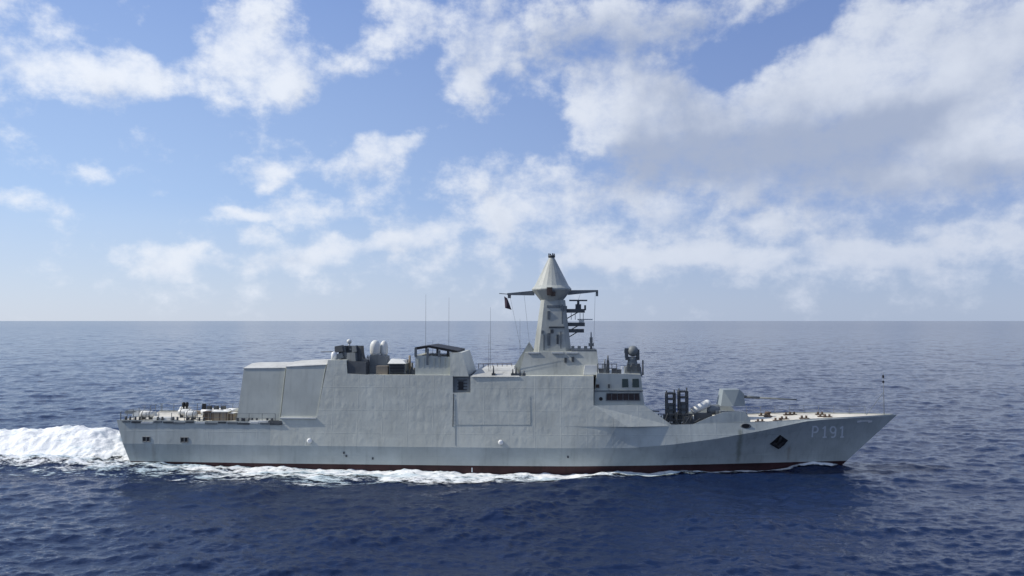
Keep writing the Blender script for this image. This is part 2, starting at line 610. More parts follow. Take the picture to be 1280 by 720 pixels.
# toe rail along the foredeck edge, low coaming on the after deck
for sgn in (-1, 1):
    for (ua, ub, hh) in ((0.0, 0.235, 0.10), (0.79, 0.995, 0.06)):
        tr = MB()
        prev = None
        for u in np.linspace(ua, ub, 40):
            s, h, z = hull_pt(float(u), 'd', 1.0)
            p = Vector((s, sgn * (h - 0.03), z + hh / 2))
            if prev is not None:
                d = p - prev
                tr.box((p + prev) / 2, (d.length + 0.01, 0.05, hh), math.atan2(d.y, d.x))
            prev = p
        tr.build('toe_rail', M['smooth'], ship)

# superstructure: one long leaning side, from the hangar forward to the bridge
pa = [S(346, 530.5), S(352, 520.5), S(396, 520.5), S(410, 450), S(433, 450), S(434, 467), S(457, 468.5), S(566, 469),
      S(566, 491), S(588, 491), S(588, 470), S(742, 470), S(742, 507)]
A_, B_ = S(742, 507), S(785, 531)
zb = zd(0.6) - 0.06
pa += [(B_[0], zb), (pa[0][0], zb)]
sup = MB()
sup.sides(pa, wall)
# the forward facet, turned towards the bow
C_ = (15.0, 4.36, 3.55)
D_ = (S(806, 507, 3.42)[0], S(806, 507, 3.42)[1], 3.42)
a3 = (A_[0], A_[1], wall(*A_))
b3 = (B_[0], zb, wall(B_[0], zb))
fv = []
for sg in (-1, 1):
    fv += [(p[0], sg * p[2], p[1]) for p in (a3, b3, C_, D_)]
sup.add(fv, [(0, 1, 2), (0, 2, 3), (4, 6, 5), (4, 7, 6), (3, 2, 6, 7), (0, 3, 7, 4), (1, 5, 6, 2), (0, 4, 5, 1)])
superstructure = sup.build('superstructure', M['wall'], ship)

# dark exhaust recess let into the side, and the seam under it
rc = MB()
rp = [S(566.4, 490.6, inset=0.25), S(587.6, 490.6, inset=0.25), S(587.6, 468, inset=0.25), S(566.4, 468, inset=0.25)]
rc.sides(rp, lambda x, z: wall(x, z, 0.25))
rc.build('exhaust_recess', M['mid'], ship)
rl = MB()
for i in range(4):
    x0, z0 = S(573 + i * 0.01, 475 + i * 4, inset=0.2)
    rl.box((x0 + 0.35, -wall(x0, z0, 0.22), z0), (0.9, 0.08, 0.05))
x0, z0 = S(576, 482, inset=0.18)
rl.box((x0, -wall(x0, z0, 0.21), z0), (0.45, 0.1, 0.8))
rl.build('exhaust_louvre', M['black'], ship)
sm = MB()
x0, z0 = S(567, 492)
for i in range(10):
    za, zb_ = z0 - i * 0.3, z0 - (i + 1) * 0.3
    sm.box((x0, -wall(x0, (za + zb_) / 2) - 0.01, (za + zb_) / 2), (0.07, 0.03, 0.3))
sm.build('expansion_joint', M['dark'], ship)
for (p0, p1) in (((569, 531), (663, 531)), ((663, 496), (663, 530.5)), ((569, 556.8), (569, 500))):
    x0, z0 = S(*p0)
    x1, z1 = S(*p1)
    MB().tube((x0, -wall(x0, z0) - 0.002, z0), (x1, -wall(x1, z1) - 0.002, z1), 0.016, n=6).build('panel_seam', M['gun'], superstructure)
# white rimmed outlets on the side
for (px, py) in ((387, 551), (626, 553)):
    x0, z0 = S(px, py)
    b = MB()
    b.lathe((0, 0, 0), [(0.20, 0), (0.24, 0.05), (0.24, 0.09), (0.12, 0.16)], 12)
    b.v = [(x0 + p[0], -wall(x0, z0) + 0.03 - p[2], z0 + p[1]) for p in b.v]
    b.build('side_light', M['white'], ship)

# hangar blocks
def hangar_lat(base, z0):
    return lambda x, z: base - (z - z0) * TH


for (nm, pts, base) in (('hangar', [(296, 520), (305, 461), (357, 460.5), (350, 521)], 3.75),
                        ('hangar', [(351, 520.3), (358, 459), (407.5, 456.5), (396, 520.3)], 4.12)):
    f_ = hangar_lat(base, 4.6)
    ol = [at(px, py, lambda x, z, f=f_: -f(x, z)) for px, py in pts]
    ol[0] = (ol[0][0], 4.47 if base < 4 else 4.9)
    ol[3] = (ol[3][0], 4.47 if base < 4 else 4.9)
    h = MB()
    h.sides(ol, f_)
    ho = h.build(nm, M['smooth'], ship)
    # cambered roof, catching the sun, and a ledge painted as sunlit at the foot of the forward block
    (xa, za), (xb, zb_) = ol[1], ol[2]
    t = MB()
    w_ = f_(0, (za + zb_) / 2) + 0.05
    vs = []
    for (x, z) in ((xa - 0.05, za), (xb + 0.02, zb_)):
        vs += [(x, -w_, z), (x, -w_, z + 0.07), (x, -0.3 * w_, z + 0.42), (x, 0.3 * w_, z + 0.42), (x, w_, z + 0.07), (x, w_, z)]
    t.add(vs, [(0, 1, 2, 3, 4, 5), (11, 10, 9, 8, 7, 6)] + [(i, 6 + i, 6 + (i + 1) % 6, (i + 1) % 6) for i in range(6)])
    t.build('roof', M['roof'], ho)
    if base > 4:
        t = MB()
        t.box(((ol[0][0] + ol[3][0]) / 2, -f_(0, 4.95) - 0.12, 4.93), (ol[3][0] - ol[0][0], 0.3, 0.1))
        t.build('ledge', M['light'], ho)
    t = MB()
    x, z = (ol[0][0] + ol[3][0]) / 2, (ol[0][1] + ol[1][1]) / 2
    t.tube((ol[3][0] - 0.02, -f_(0, ol[3][1]), ol[3][1] + 0.05), (xb - 0.02, -f_(0, zb_), zb_), 0.035, n=6)
    t.build('corner_post', M['smooth'], ho)

# bridge
br = MB()
lo = [S(742.5, 507.5, 3.5), S(806, 507.5, 3.4), S(803, 489, 3.35), S(743, 487.5, 3.55)]
br.sides(lo, lambda x, z: 3.55 - 0.05 * max(0, x - 8) )
up_ = [S(743, 489, 3.3), S(803.5, 489, 3.2), S(801, 468, 3.1), S(746, 466.5, 3.2)]
br.sides(up_, lambda x, z: 3.33 - 0.05 * max(0, x - 8) - 0.05 * (z - 7.4))
bridge = br.build('bridge', M['smooth'], ship)
wn = MB()
ol = [S(757.5, 500.5, 3.46), S(800, 500.5, 3.40), S(799, 491.5, 3.40), S(758, 491.5, 3.46)]
wn.sides(ol, lambda x, z: 3.575 - 0.05 * max(0, x - 8))
wo = wn.build('window', M['glass'], bridge)
fr = MB()
for (a, b) in ((0, 1), (1, 2), (2, 3), (3, 0)):
    pA, pB = ol[a], ol[b]
    fr.tube((pA[0], -(3.6 - 0.05 * max(0, pA[0] - 8)), pA[1]), (pB[0], -(3.6 - 0.05 * max(0, pB[0] - 8)), pB[1]), 0.04, n=5)
for i in range(1, 6):
    x = ol[0][0] + (ol[1][0] - ol[0][0]) * i / 6
    y = -(3.585 - 0.05 * max(0, x - 8))
    fr.tube((x, y, ol[0][1]), (x, y, ol[3][1]), 0.022, n=5)
fr.build('window_frame', M['mid'], bridge)
for (xa, xb) in ((777.5, 785.5), (790.5, 799)):
    w_ = MB()
    o4 = [S(xa, 484, 3.15), S(xb, 484, 3.13), S(xb - 0.7, 473.5, 3.1), S(xa, 473.5, 3.1)]
    w_.sides(o4, lambda x, z: 3.37 - 0.05 * max(0, x - 8) - 0.05 * (z - 7.4))
    w_.build('window', M['green_glass'], bridge)
d_ = MB()
x, z = S(751, 498.5, 3.5)
d_.lathe((0, 0, 0), [(0.17, 0), (0.17, 0.06)], 12)
d_.v = [(x + p[0], -3.52 - p[2], z + p[1]) for p in d_.v]
d_.build('porthole', M['black'], bridge)
for (px, py, w0, h0, mt) in ((747, 482.5, 0.3, 0.3, 'rust'), (761, 482.5, 0.16, 0.35, 'dark')):
    x, z = S(px, py, 3.3)
    MB().box((x, -3.36, z), (w0, 0.14, h0)).build('locker', M[mt], bridge)
le = MB()
x0, z0 = S(742, 488.5, 3.5)
x1, z1 = S(804, 488.8, 3.4)
le.sides([(x0, z0 - 0.05), (x1, z1 - 0.05), (x1, z1 + 0.05), (x0, z0 + 0.05)], lambda x, z: 3.62 - 0.05 * max(0, x - 8))
le.build('ledge', M['mid'], bridge)

# rails on the bridge roof and lamps
rf = MB()
for px in (747, 753, 759, 765, 771):
    x, z = S(px, 467, 3.1)
    rf.tube((x, -3.0, z - 0.05), (x, -3.0, z + 0.9), 0.035, n=6)
xa, za = S(747, 467, 3.1)
xb, zb_ = S(771, 467, 3.1)
for dz in (0.45, 0.88):
    rf.tube((xa, -3.0, za + dz), (xb, -3.0, zb_ + dz), 0.03, n=6)
rf.build('railing', M['dark'], ship)
for (px, w0, h0, mt) in ((749, 0.9, 0.55, 'dark'), (739, 1.5, 0.9, 'light'), (756, 0.3, 1.0, 'mid'), (760, 0.28, 1.35, 'dark'),
                         (768, 0.5, 0.6, 'dark'), (774, 0.5, 0.5, 'dark'), (759, 0.9, 0.16, 'white'), (778, 0.25, 0.75, 'white')):
    x, z = S(px, 467, 2.6)
    b = MB().box((x, -2.6, z + h0 / 2 - 0.1), (w0, 0.5, h0), taper=0.8)
    if h0 > 0.9:
        b.tube((x, -2.6, z + h0 - 0.1), (x, -2.6, z + h0 + 0.35), 0.06, n=8)
    b.build('roof_locker', M[mt], ship)

# fire control director on the bridge roof
x, z = S(790.5, 467, 1.2)
dr = MB()
dr.box((x, -1.2, z + 0.25), (1.7, 1.7, 0.9), taper=0.85)
dr.lathe((x, -1.2, z + 0.6), [(0.62, 0), (0.5, 0.3), (0.42, 0.7), (0.5, 0.95)], 16)
director = dr.build('fire_control_radar', M['mid'], ship)
b = MB()
b.box((x - 0.55, -1.25, z + 1.95), (0.28, 0.7, 0.9)).box((x + 0.5, -1.25, z + 1.9), (0.28, 0.7, 0.8)).box((x, -1.25, z + 1.45), (1.3, 0.6, 0.3))
b.build('yoke', M['dark'], director)
b = MB()
b.ball((x + 0.05, -1.35, z + 2.15), 0.52)
b.tube((x - 0.75, -1.3, z + 2.2), (x - 0.25, -1.3, z + 2.15), 0.24, 0.3, 12)
b.build('radar_dish', M['mid'], director)
b = MB()
for dx in (-0.45, 0.0, 0.5):
    b.box((x + dx, -2.02, z + 0.65), (0.26, 0.2, 0.7))
b.tube((x + 0.95, -1.6, z - 0.1), (x + 0.95, -1.6, z + 1.3), 0.07, n=8)
b.build('cabinet', M['dark'], director)

# ------------------------------------------------------------------ mast
LM = 1.9
mb_ = MB()
ol = [S(648, 470, LM + .4), S(656, 440.5, LM), S(746, 438, LM), S(749.5, 470, LM + .4)]
mb_.sides(ol, lambda x, z: 2.5 - (z - 9.0) * 0.24)
mast = mb_.build('mast', M['mast'], ship)
b = MB()
ol2 = [S(636, 469, 1.4), S(661, 428, 1.0), S(668, 440, 1.0), S(668, 469, 1.4)]
b.sides(ol2, 0.9).build('aft_buttress', M['mast'], mast)
tw = MB()
tx0, tz0 = S(666.5, 441, 0.9)
tx1, tz1 = S(714.5, 439, 0.9)
tx2, tz2 = S(706.5, 375, 0.8)
tx3, tz3 = S(676, 375, 0.8)


def frustum(mb, xa, xb, z0, w0, xc, xd, z1, w1, ch=0.35):
    """eight sided tower"""
    vs = []
    for (p, q_, z, w) in ((xa, xb, z0, w0), (xc, xd, z1, w1)):
        c = ch * w
        vs += [(p + c, -w, z), (q_ - c, -w, z), (q_, -w + c, z), (q_, w - c, z), (q_ - c, w, z), (p + c, w, z), (p, w - c, z), (p, -w + c, z)]
    fs = [tuple(reversed(range(8))), tuple(range(8, 16))] + [(i, (i + 1) % 8, 8 + (i + 1) % 8, 8 + i) for i in range(8)]
    mb.add(vs, fs)


frustum(tw, tx0, tx1, tz0 - 0.1, 1.55, tx3, tx2, tz2, 1.0)
tower = tw.build('tower', M['mast'], mast)
# dark hatches, brackets and cable trunks on the tower
for (px, py, ww, hh, mt) in ((686, 394, 0.26, 0.8, 'mid'), (686, 424, 0.26, 1.2, 'mid'), (697, 424, 0.2, 0.9, 'dark'), (696, 409, 1.5, 0.14, 'dark'),
                             (692, 383, 1.3, 0.22, 'mid'), (703, 396, 0.14, 2.4, 'mid'), (701, 426, 0.12, 1.8, 'mid'), (680, 428, 0.12, 1.5, 'mid'),
                             (690, 414, 0.3, 0.35, 'dark'), (705, 385, 0.6, 0.4, 'mid'), (678, 415, 0.2, 0.3, 'mid')):
    x, z = S(px, py, 1.2)
    w_ = 1.55 + (1.0 - 1.55) * (z - tz0) / (tz2 - tz0)
    MB().box((x, -w_ - 0.0, z), (ww, 0.14, hh)).build('hatch' if ww < hh else 'bracket', M[mt], tower)
# cone top
cx, ct = S(689.5, 322, 0.0)
_, cb = S(689.5, 361, 0.0)
_, cw = S(689.5, 366.5, 0.0)
_, cu = S(689.5, 376, 0.0)
rr = (S(714, 362, 0.0)[0] - S(664, 362, 0.0)[0]) / 2
cn = MB()
cn.lathe((cx, 0, 0), [(1.05, cu - 0.05), (rr * 0.98, cb - 0.16), (rr, cb - 0.05), (rr * 0.985, cb + 0.03), (rr * 0.86, cb + 0.28), (0.27, ct)], 22, smooth=False)
cone = cn.build('radar_cone', M['mast'], mast)
b = MB()
b.lathe((cx, 0, ct), [(0.33, 0), (0.36, 0.1), (0.36, 0.2), (0.2, 0.24)], 12)
for a in range(4):
    b.box((cx + 0.28 * math.cos(a * 1.57 + .4), 0.28 * math.sin(a * 1.57 + .4), ct + 0.3), (0.12, 0.12, 0.2))
b.build('cone_cap', M['dark'], cone)
b = MB()
x, z = S(687, 364, 1.9)
b.box((x, -1.78, z), (0.5, 0.5, 0.75)).box((x + 0.35, -1.7, z - 0.25), (0.4, 0.4, 0.4))
b.build('camera_housing', M['rust'], cone)
# yards
for (p0, p1, d0) in (((668, 366), (634, 367.5), -0.2), ((710, 365.5), (747, 363.5), -0.2)):
    xa, za = at(p0[0], p0[1], d0)
    xb, zb_ = at(p1[0], p1[1], d0)
    y_ = MB()
    y_.sides([(xa, za - 0.25), (xb, zb_ - 0.10), (xb, zb_ + 0.08), (xa, za + 0.22)], 0.2, 0.12)
    if xb > xa:
        y_.box((xb - 0.05, 0, zb_ - 0.22), (0.22, 0.2, 0.6))
    else:
        y_.box((xb + 0.2, 0, zb_ - 0.18), (0.3, 0.2, 0.45))
        y_.tube((xb, 0, zb_), (xb - 0.8, 0, zb_ + 0.06), 0.04, n=6)
    y_.build('yard', M['mid'], mast)
for (p0, p1, l0, l1) in (((637, 368), (652, 440), 0.2, 1.2), ((655, 367), (663, 441), 0.2, 1.6), ((744, 366), (742, 437), 0.2, 1.2), ((726, 366), (719, 386), 0.2, 0.4)):
    xa, za = at(p0[0], p0[1], -l0)
    xb, zb_ = at(p1[0], p1[1], -l1)
    MB().tube((xa, -l0, za), (xb, -l1, zb_), 0.012, n=5).build('halyard', M['mid'], mast)
# platforms with scanners on the forward side of the tower
for k_, (py, th, pxl) in enumerate(((388.5, 0.36, 731), (405.5, 0.36, 731), (413.5, 0.34, 730))):
    xa, za = S(704, py, 0.5)
    xb, _ = S(pxl, py, 0.5)
    b = MB().box(((xa + xb) / 2, 0, za), (xb - xa, 1.3, th))
    b.tube((xa + 0.1, 0.3, za - 0.9), (xb - 0.4, 0.3, za), 0.05, n=6)
    pf = b.build('platform', M['dark'], mast)
    if k_ == 0:
        x, z = S(723, 386, 0.4)
        c = MB()
        c.box((x, 0, z + 0.2), (0.55, 0.5, 0.5)).tube((x, 0, z + 0.4), (x, 0, z + 0.75), 0.12, n=8)
        c.box((x, 0, z + 0.82), (1.75, 0.25, 0.14), rz=0.15)
        c.box((x + 0.65, -0.4, z + 0.1), (0.18, 0.2, 0.5))
        c.build('navigation_radar', M['dark'], pf)
        for px in (714, 719, 725, 729):
            x, z = S(px, 390, 0.6)
            MB().tube((x, -0.6, z - 0.1), (x, -0.6, z - 0.75), 0.03, n=5).build('lamp_hanger', M['mid'], pf)
    if k_ == 1:
        x, z = S(727, 403, 0.4)
        c = MB()
        c.box((x, 0, z + 0.05), (0.5, 0.5, 0.35)).box((x + 0.35, 0, z + 0.28), (1.5, 0.22, 0.12), rz=-0.4)
        c.build('navigation_radar', M['light'], pf)
# small pole mast on the forward edge of the mast house
b = MB()
x, z = S(739, 438, 1.0)
b.tube((x, -1, z - 0.1), (x, -1, z + 1.75), 0.12, 0.05, 8)
b.box((x, -1, z + 0.55), (0.5, 0.35, 0.3)).box((x, -1, z + 1.0), (0.28, 0.28, 0.5))
b.build('signal_pole', M['mid'], mast)
b = MB()
xa, za = S(714, 438.5, 1.2)
xb, _ = S(745, 438.5, 1.2)
b.box(((xa + xb) / 2, -0.2, za + 0.08), (xb - xa, 3.6, 0.16))
for px in (716, 724, 732):
    x, z = S(px, 438, 1.6)
    b.box((x, -1.6, z + 0.22), (0.3, 0.3, 0.4))
b.build('mast_ledge', M['mid'], mast)
for px in (667, 697, 715):
    x, z = S(px, 441, 2.0)
    MB().box((x, -2.06, z), (1.1, 0.22, 0.13)).build('floodlight', M['light'], mast)
for (px, py) in ((707, 450), (716, 449)):
    x, z = S(px, py, 2.3)
    MB().box((x, -2.18, z), (0.22, 0.3, 0.45)).build('vent_box', M['dark'], mast)
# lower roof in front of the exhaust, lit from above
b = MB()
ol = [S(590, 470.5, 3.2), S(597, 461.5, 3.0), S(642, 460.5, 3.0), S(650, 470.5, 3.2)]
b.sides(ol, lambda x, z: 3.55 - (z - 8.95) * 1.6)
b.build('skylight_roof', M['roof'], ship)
for (px, h0) in ((617, 0.85), (641, 0.6), (645, 0.8), (650, 0.5), (655, 0.45)):
    x, z = S(px, 469, 3.3)
    b = MB().tube((x, -3.45, z - 0.1), (x, -3.45, z + h0), 0.10, 0.05, 8)
    b.box((x, -3.45, z + 0.05), (0.32, 0.3, 0.28)).build('roof_fitting', M['dark'], ship)
b = MB()
pts = [S(px, 457, 0.5) for px in (597, 603, 609, 615, 621, 627, 633, 639)]
for (x, z) in pts:
    b.tube((x, 0.5, z - 0.9), (x, 0.5, z + 0.15), 0.03, n=5)
for i in range(len(pts) - 1):
    b.tube((pts[i][0], 0.5, pts[i][1] + 0.12), (pts[i + 1][0], 0.5, pts[i + 1][1] + 0.12), 0.03, n=5)
b.build('railing', M['rust'], ship)

# whip aerials
for (px, py0, py1, lt) in ((532, 440, 368, 0.5), (561, 440, 372, -1.5), (613, 465, 384, 2.6), (611, 465, 418, 3.0), (650, 465, 398, 2.4), (541, 435, 425, 1.0)):
    x, z0 = S(px, py0, lt)
    _, z1 = S(px, py1, lt)
    MB().tube((x, -lt, z0 - 0.6), (x, -lt, z1), 0.022, 0.010, 6).build('whip_aerial', M['mid'], ship)

# ------------------------------------------------------------------ after gun platform, radomes, funnel
b = MB()
xa, za = S(434.5, 452, 2.2)
xb, zb_ = S(457, 467, 2.2)
b.sides([S(434.5, 468, 3.6), S(457, 468.5, 3.6), S(457, 453, 3.4), S(434.5, 451, 3.4)], lambda x, z: 3.5 - (z - 9) * TH)
gp = b.build('gun_platform', M['dark'], ship)
for (px, py, w0, d0, h0, lt, mt) in ((424.5, 436, .85, .6, .6, 2.3, 'dark'), (425, 445, .7, .5, .5, 2.4, 'mid'), (430, 441, .5, .6, 1.2, 2.0, 'mid'),
                                     (449, 438, .8, .6, .9, 2.3, 'dark'), (441, 446, 1.0, .7, .8, 2.6, 'mid'), (452, 448, .6, .5, .9, 2.5, 'dark'),
                                     (456, 454, .7, .6, .8, 2.7, 'dark'), (444, 436, .5, .5, .6, 2.5, 'mid')):
    x, z = at(px, py, -lt)
    MB().box((x, -lt, z), (w0, d0, h0), rz=random.uniform(-.3, .3), ry=random.uniform(-.25, .25), taper=.85).tube((x, -lt, z - h0 / 2), (x, -lt, z - h0 / 2 - .6), .09, n=6).build('gun_mounting', M[mt], ship)
gx, gz = S(438, 449, 1.5)
b = MB()
b.lathe((gx, -1.5, gz - 0.6), [(0.8, 0), (0.65, 0.5), (0.6, 0.9)], 14)
b.box((gx - 0.55, -1.6, gz + 0.75), (0.75, 0.9, 1.1)).box((gx + 0.55, -1.6, gz + 0.8), (0.7, 0.9, 1.0))
b.box((gx + 0.1, -1.6, gz + 1.15), (1.9, 0.6, 0.3)).box((gx, -1.5, gz + 0.5), (0.5, 0.8, 0.9))
gun = b.build('autocannon', M['dark'], ship)
MB().tube((gx - 0.6, -1.6, gz + 0.75), (gx - 2.9, -1.6, gz + 0.70), 0.05, 0.035, 8).build('barrel', M['dark'], gun)
b = MB()
b.tube((gx - 0.1, -1.6, gz + 1.2), (gx - 0.1, -1.6, gz + 1.6), 0.1, n=8).ball((gx - 0.1, -1.6, gz + 1.72), 0.24)
b.build('sight', M['light'], gun)
b = MB()
b.box((gx + 0.1, -2.1, gz + 0.1), (1.3, 0.5, 1.0), ry=0.2).box((gx + 1.1, -2.1, gz - 0.25), (0.9, 0.5, 0.7))
b.tube((gx + 0.8, -2.2, gz + 0.7), (gx + 1.6, -2.2, gz - 0.4), 0.08, n=8)
b.build('ammunition_box', M['mid'], gun)
x, z = S(417.5, 449, 2.6)
b = MB()
b.lathe((x, -2.6, z - 0.1), [(0.28, 0), (0.28, 0.5), (0.22, 0.75), (0.02, 0.85)], 12)
b.build('ventilator', M['white'], ship)

b = MB()
b.sides([S(461, 459, 1.9), S(484, 459, 1.9), S(483, 445, 1.8), S(463, 443.5, 1.8)], 1.9, -0.4)
b.box((S(473, 458, 1.6)[0], -1.3, S(473, 466, 1.6)[1]), (1.9, 1.6, 1.3))
rp_ = b.build('radome_pedestal', M['mid'], ship)
for (px, py, r_, lt) in ((469, 434.5, 0.50, 1.35), (480, 435, 0.38, 0.8)):
    x, z = at(px, py, -lt)
    b = MB()
    b.lathe((x, -lt, z), [(r_ * .8, -0.75), (r_, -0.5), (r_, 0.1), (r_ * .93, 0.32), (r_ * .72, 0.55), (r_ * .4, 0.68), (0.02, 0.73)], 20)
    b.build('radome', M['light'], ship)
x, z = at(460.5, 447, -1.9)
MB().tube((x, -1.9, z - 0.9), (x, -1.9, z + 0.05), 0.05, n=6).ball((x, -1.9, z + 0.1), 0.16).build('searchlight', M['light'], ship)
x, z = S(479, 462, 2.6)
MB().box((x, -2.9, z - 0.1), (1.1, 0.6, 0.95)).build('stowage_locker', M['tan'], ship)
# louvred vent house
b = MB()
b.sides([S(486, 470, 3.1), S(506.5, 470, 3.1), S(506.5, 454.5, 3.0), S(486, 454.5, 3.0)], 3.05, -1.0)
vh = b.build('vent_house', M['mid'], ship)
b = MB()
xa, za = S(487, 467.5, 3.1)
xb, zt = S(505.5, 456, 3.1)
for i in range(6):
    z = za + (zt - za) * (i + 0.5) / 6
    b.box(((xa + xb) / 2, -3.08, z), (xb - xa, 0.10, 0.07))
b.build('louvre', M['black'], vh)
b = MB()
b.sides([S(485, 454.4, 3.0), S(508, 454.4, 3.0), S(504, 450.5, 2.6), S(489, 448.5, 2.4)], lambda x, z: 3.15 - (z - 10.0) * 2.0, -1.0)
b.build('lid', M['light'], vh)
for (px, hh, mt, lt) in ((509, 1.5, 'mid', 2.0), (512, 1.9, 'tan', 1.6), (515, 1.2, 'dark', 2.4), (518, 0.7, 'dark', 2.9)):
    x, z = S(px, 469, lt)
    MB().tube((x, -lt, z - 0.2), (x, -lt, z + hh), 0.14, 0.1, 10).box((x, -lt, z + 0.3), (0.4, 0.35, 0.5)).build('standpipe', M[mt], ship)
# funnel house with its sloping dark cover
b = MB()
ol = [S(519, 470, 3.2), S(571, 470, 3.2), S(571, 446.5, 3.0), S(519, 444, 3.0)]
b.sides(ol, lambda x, z: 3.2 - (z - 9) * 0.12)
fun = b.build('funnel', M['smooth'], ship)
b = MB()
ol = [S(518.5, 434.2, 2.9), S(536, 431.8, 2.9), S(572, 438.3, 2.9), S(572, 441.5, 2.9), S(536, 434.6, 2.9), S(518.5, 437.5, 2.9)]
b.sides(ol, 2.95)
b.build('rain_cover', M['black'], fun)
for px in (519.6, 534.5, 549, 563):
    xa, za = S(px, 470 if px == 534.5 else 446, 3.0)
    _, zt = S(px, 435.5 + max(0, px - 536) * 0.18, 3.0)
    for yy in (-3.02, 3.02):
        MB().box((xa, yy, (za + zt) / 2), (0.22, 0.16, zt - za)).build('cover_post', M['mid'], fun)
for i in range(7):
    x, z = S(523 + i * 6.6, 458, 3.15)
    MB().box((x, -3.07, z), (0.06, 0.14, 1.6)).build('stiffener', M['smooth'], fun)
b = MB()
ol = [S(563, 470.4, 3.5), S(563, 441, 3.1), S(578, 440.5, 3.1), S(582, 456, 3.3), S(586, 470.4, 3.5)]
b.sides(ol, lambda x, z: 3.66 - (z - 9.0) * 0.16, lambda x, z: 3.6 - (z - 9.0) * 0.16)
b.build('exhaust_uptake', M['wall'], ship)

# ------------------------------------------------------------------ after deck
def rail(us_, lat_in, h, mat, post=0.03, wires=(0.5, 1.0), sgn=-1, step=1):
    mb = MB()
    prev = None
    for u in us_:
        s, hh, z = hull_pt(float(u), 'd', 1.0)
        p = Vector((s, sgn * (hh - lat_in), z - 0.03))
        mb.tube(p, p + Vector((0, 0, h)), post, n=5)
        if prev is not None:
            for w_ in wires:
                mb.tube(prev + Vector((0, 0, h * w_)), p + Vector((0, 0, h * w_)), 0.016, n=4)
        prev = p
    return mb


rail(np.linspace(0.004, 0.21, 13), 0.12, 0.85, 'mid').build('railing', M['mid'], ship)
rail(np.linspace(0.004, 0.21, 13), 0.12, 0.85, 'mid', sgn=1).build('railing', M['mid'], ship)
b = MB()
for i in range(8):
    y = -3.7 + 7.4 * i / 7
    b.tube((-37.1, y, 4.45), (-37.1, y, 5.35), 0.03, n=5)
for w_ in (0.5, 0.9):
    b.tube((-37.1, -3.7, 4.45 + w_), (-37.1, 3.7, 4.45 + w_), 0.018, n=4)
b.build('railing', M['mid'], ship)
# life rafts and fittings along the deck
rx = [at(px, 517, -1.5)[0] for px in (190, 212, 228, 243, 258)]
for i, x in enumerate(rx[:4]):
    b = MB()
    ln = (1.3, 1.0, 1.5, 1.1)[i]
    yy = (-2.4, 1.6, -0.8, -2.2)[i]
    b.lathe((x - ln / 2, yy, 4.98), [(0.02, 0), (0.26, 0.04), (0.32, 0.14), (0.32, ln - 0.14), (0.26, ln - 0.04), (0.02, ln)], 14, axis='X')
    lr = b.build('life_raft', M['light'], ship)
    for dx in (-ln * .28, ln * .28):
        MB().box((x + dx, yy, 4.62), (0.1, 0.6, 0.32)).lathe((x + dx - 0.03, yy, 4.98), [(0.335, 0), (0.335, 0.06)], 14, axis='X').build('cradle', M['dark'], lr)
for (px, lt) in ((160, -3.2), (172, -3.3), (200, -3.4), (219, -3.4), (237, -3.2), (252, -3.5), (300, -3.95), (318, -3.95), (337, -3.98), (308, -3.9)):
    x, _ = at(px, 523, lt)
    b = MB()
    b.tube((x - 0.22, lt, 4.46), (x - 0.22, lt, 4.86), 0.1, n=10).tube((x + 0.22, lt, 4.46), (x + 0.22, lt, 4.86), 0.1, n=10)
    b.box((x, lt, 4.5), (0.8, 0.3, 0.06))
    b.build('bollard', M['dark'], ship)
for (px, lt, ln, hh, mt) in ((181, 0.5, 2.2, 0.35, 'light'), (205, -2.9, 1.8, 0.3, 'light'), (262, 1.6, 1.4, 0.45, 'light'), (247, 2.2, 2.5, 0.3, 'tan'),
                             (170, 2.4, 2.0, 0.3, 'mid'), (325, -3.98, 2.0, 0.22, 'light'), (345, -4.02, 1.4, 0.2, 'dark')):
    x, _ = at(px, 518, lt)
    MB().box((x, lt, 4.46 + hh / 2), (ln, 0.5 if lt < -3.5 else 0.9, hh), taper=0.9).build('deck_locker', M[mt], ship)
for i in range(15):
    u = 0.006 + 0.2135 * i / 15
    s_, h_, z_ = hull_pt(u, 'd', 1.0)
    mt = ('mid', 'dark', 'light', 'mid', 'dark')[i % 5]
    MB().box((s_ + 0.5, -h_ - 0.06, z_ - 0.02 - 0.05 * (i % 3)), (0.75 + 0.2 * (i % 3), 0.12, 0.16), rz=-0.012).tube((s_ + 0.2, -h_ + 0.05, z_ - 0.2), (s_ + 0.2, -h_ - 0.14, z_ + 0.02), 0.03, n=5).build('safety_net', M[mt], ship)
for px in (229.5, 233.5):
    x, _ = at(px, 510, 1.0)
    b = MB().tube((x, 1.0, 4.46), (x, 1.0, 5.35), 0.1, n=8)
    b.lathe((x, 1.0, 5.3), [(0.13, 0), (0.17, 0.12), (0.17, 0.4), (0.1, 0.48)], 10)
    b.build('mushroom_vent', M['black'], ship)

# rubber boat on its chocks just behind the hangar
bx0, _ = at(276, 518, -0.5)
b = MB()
b.box((bx0, -0.4, 4.62), (3.2, 1.2, 0.32))
b.build('boat_cradle', M['rust'], ship)

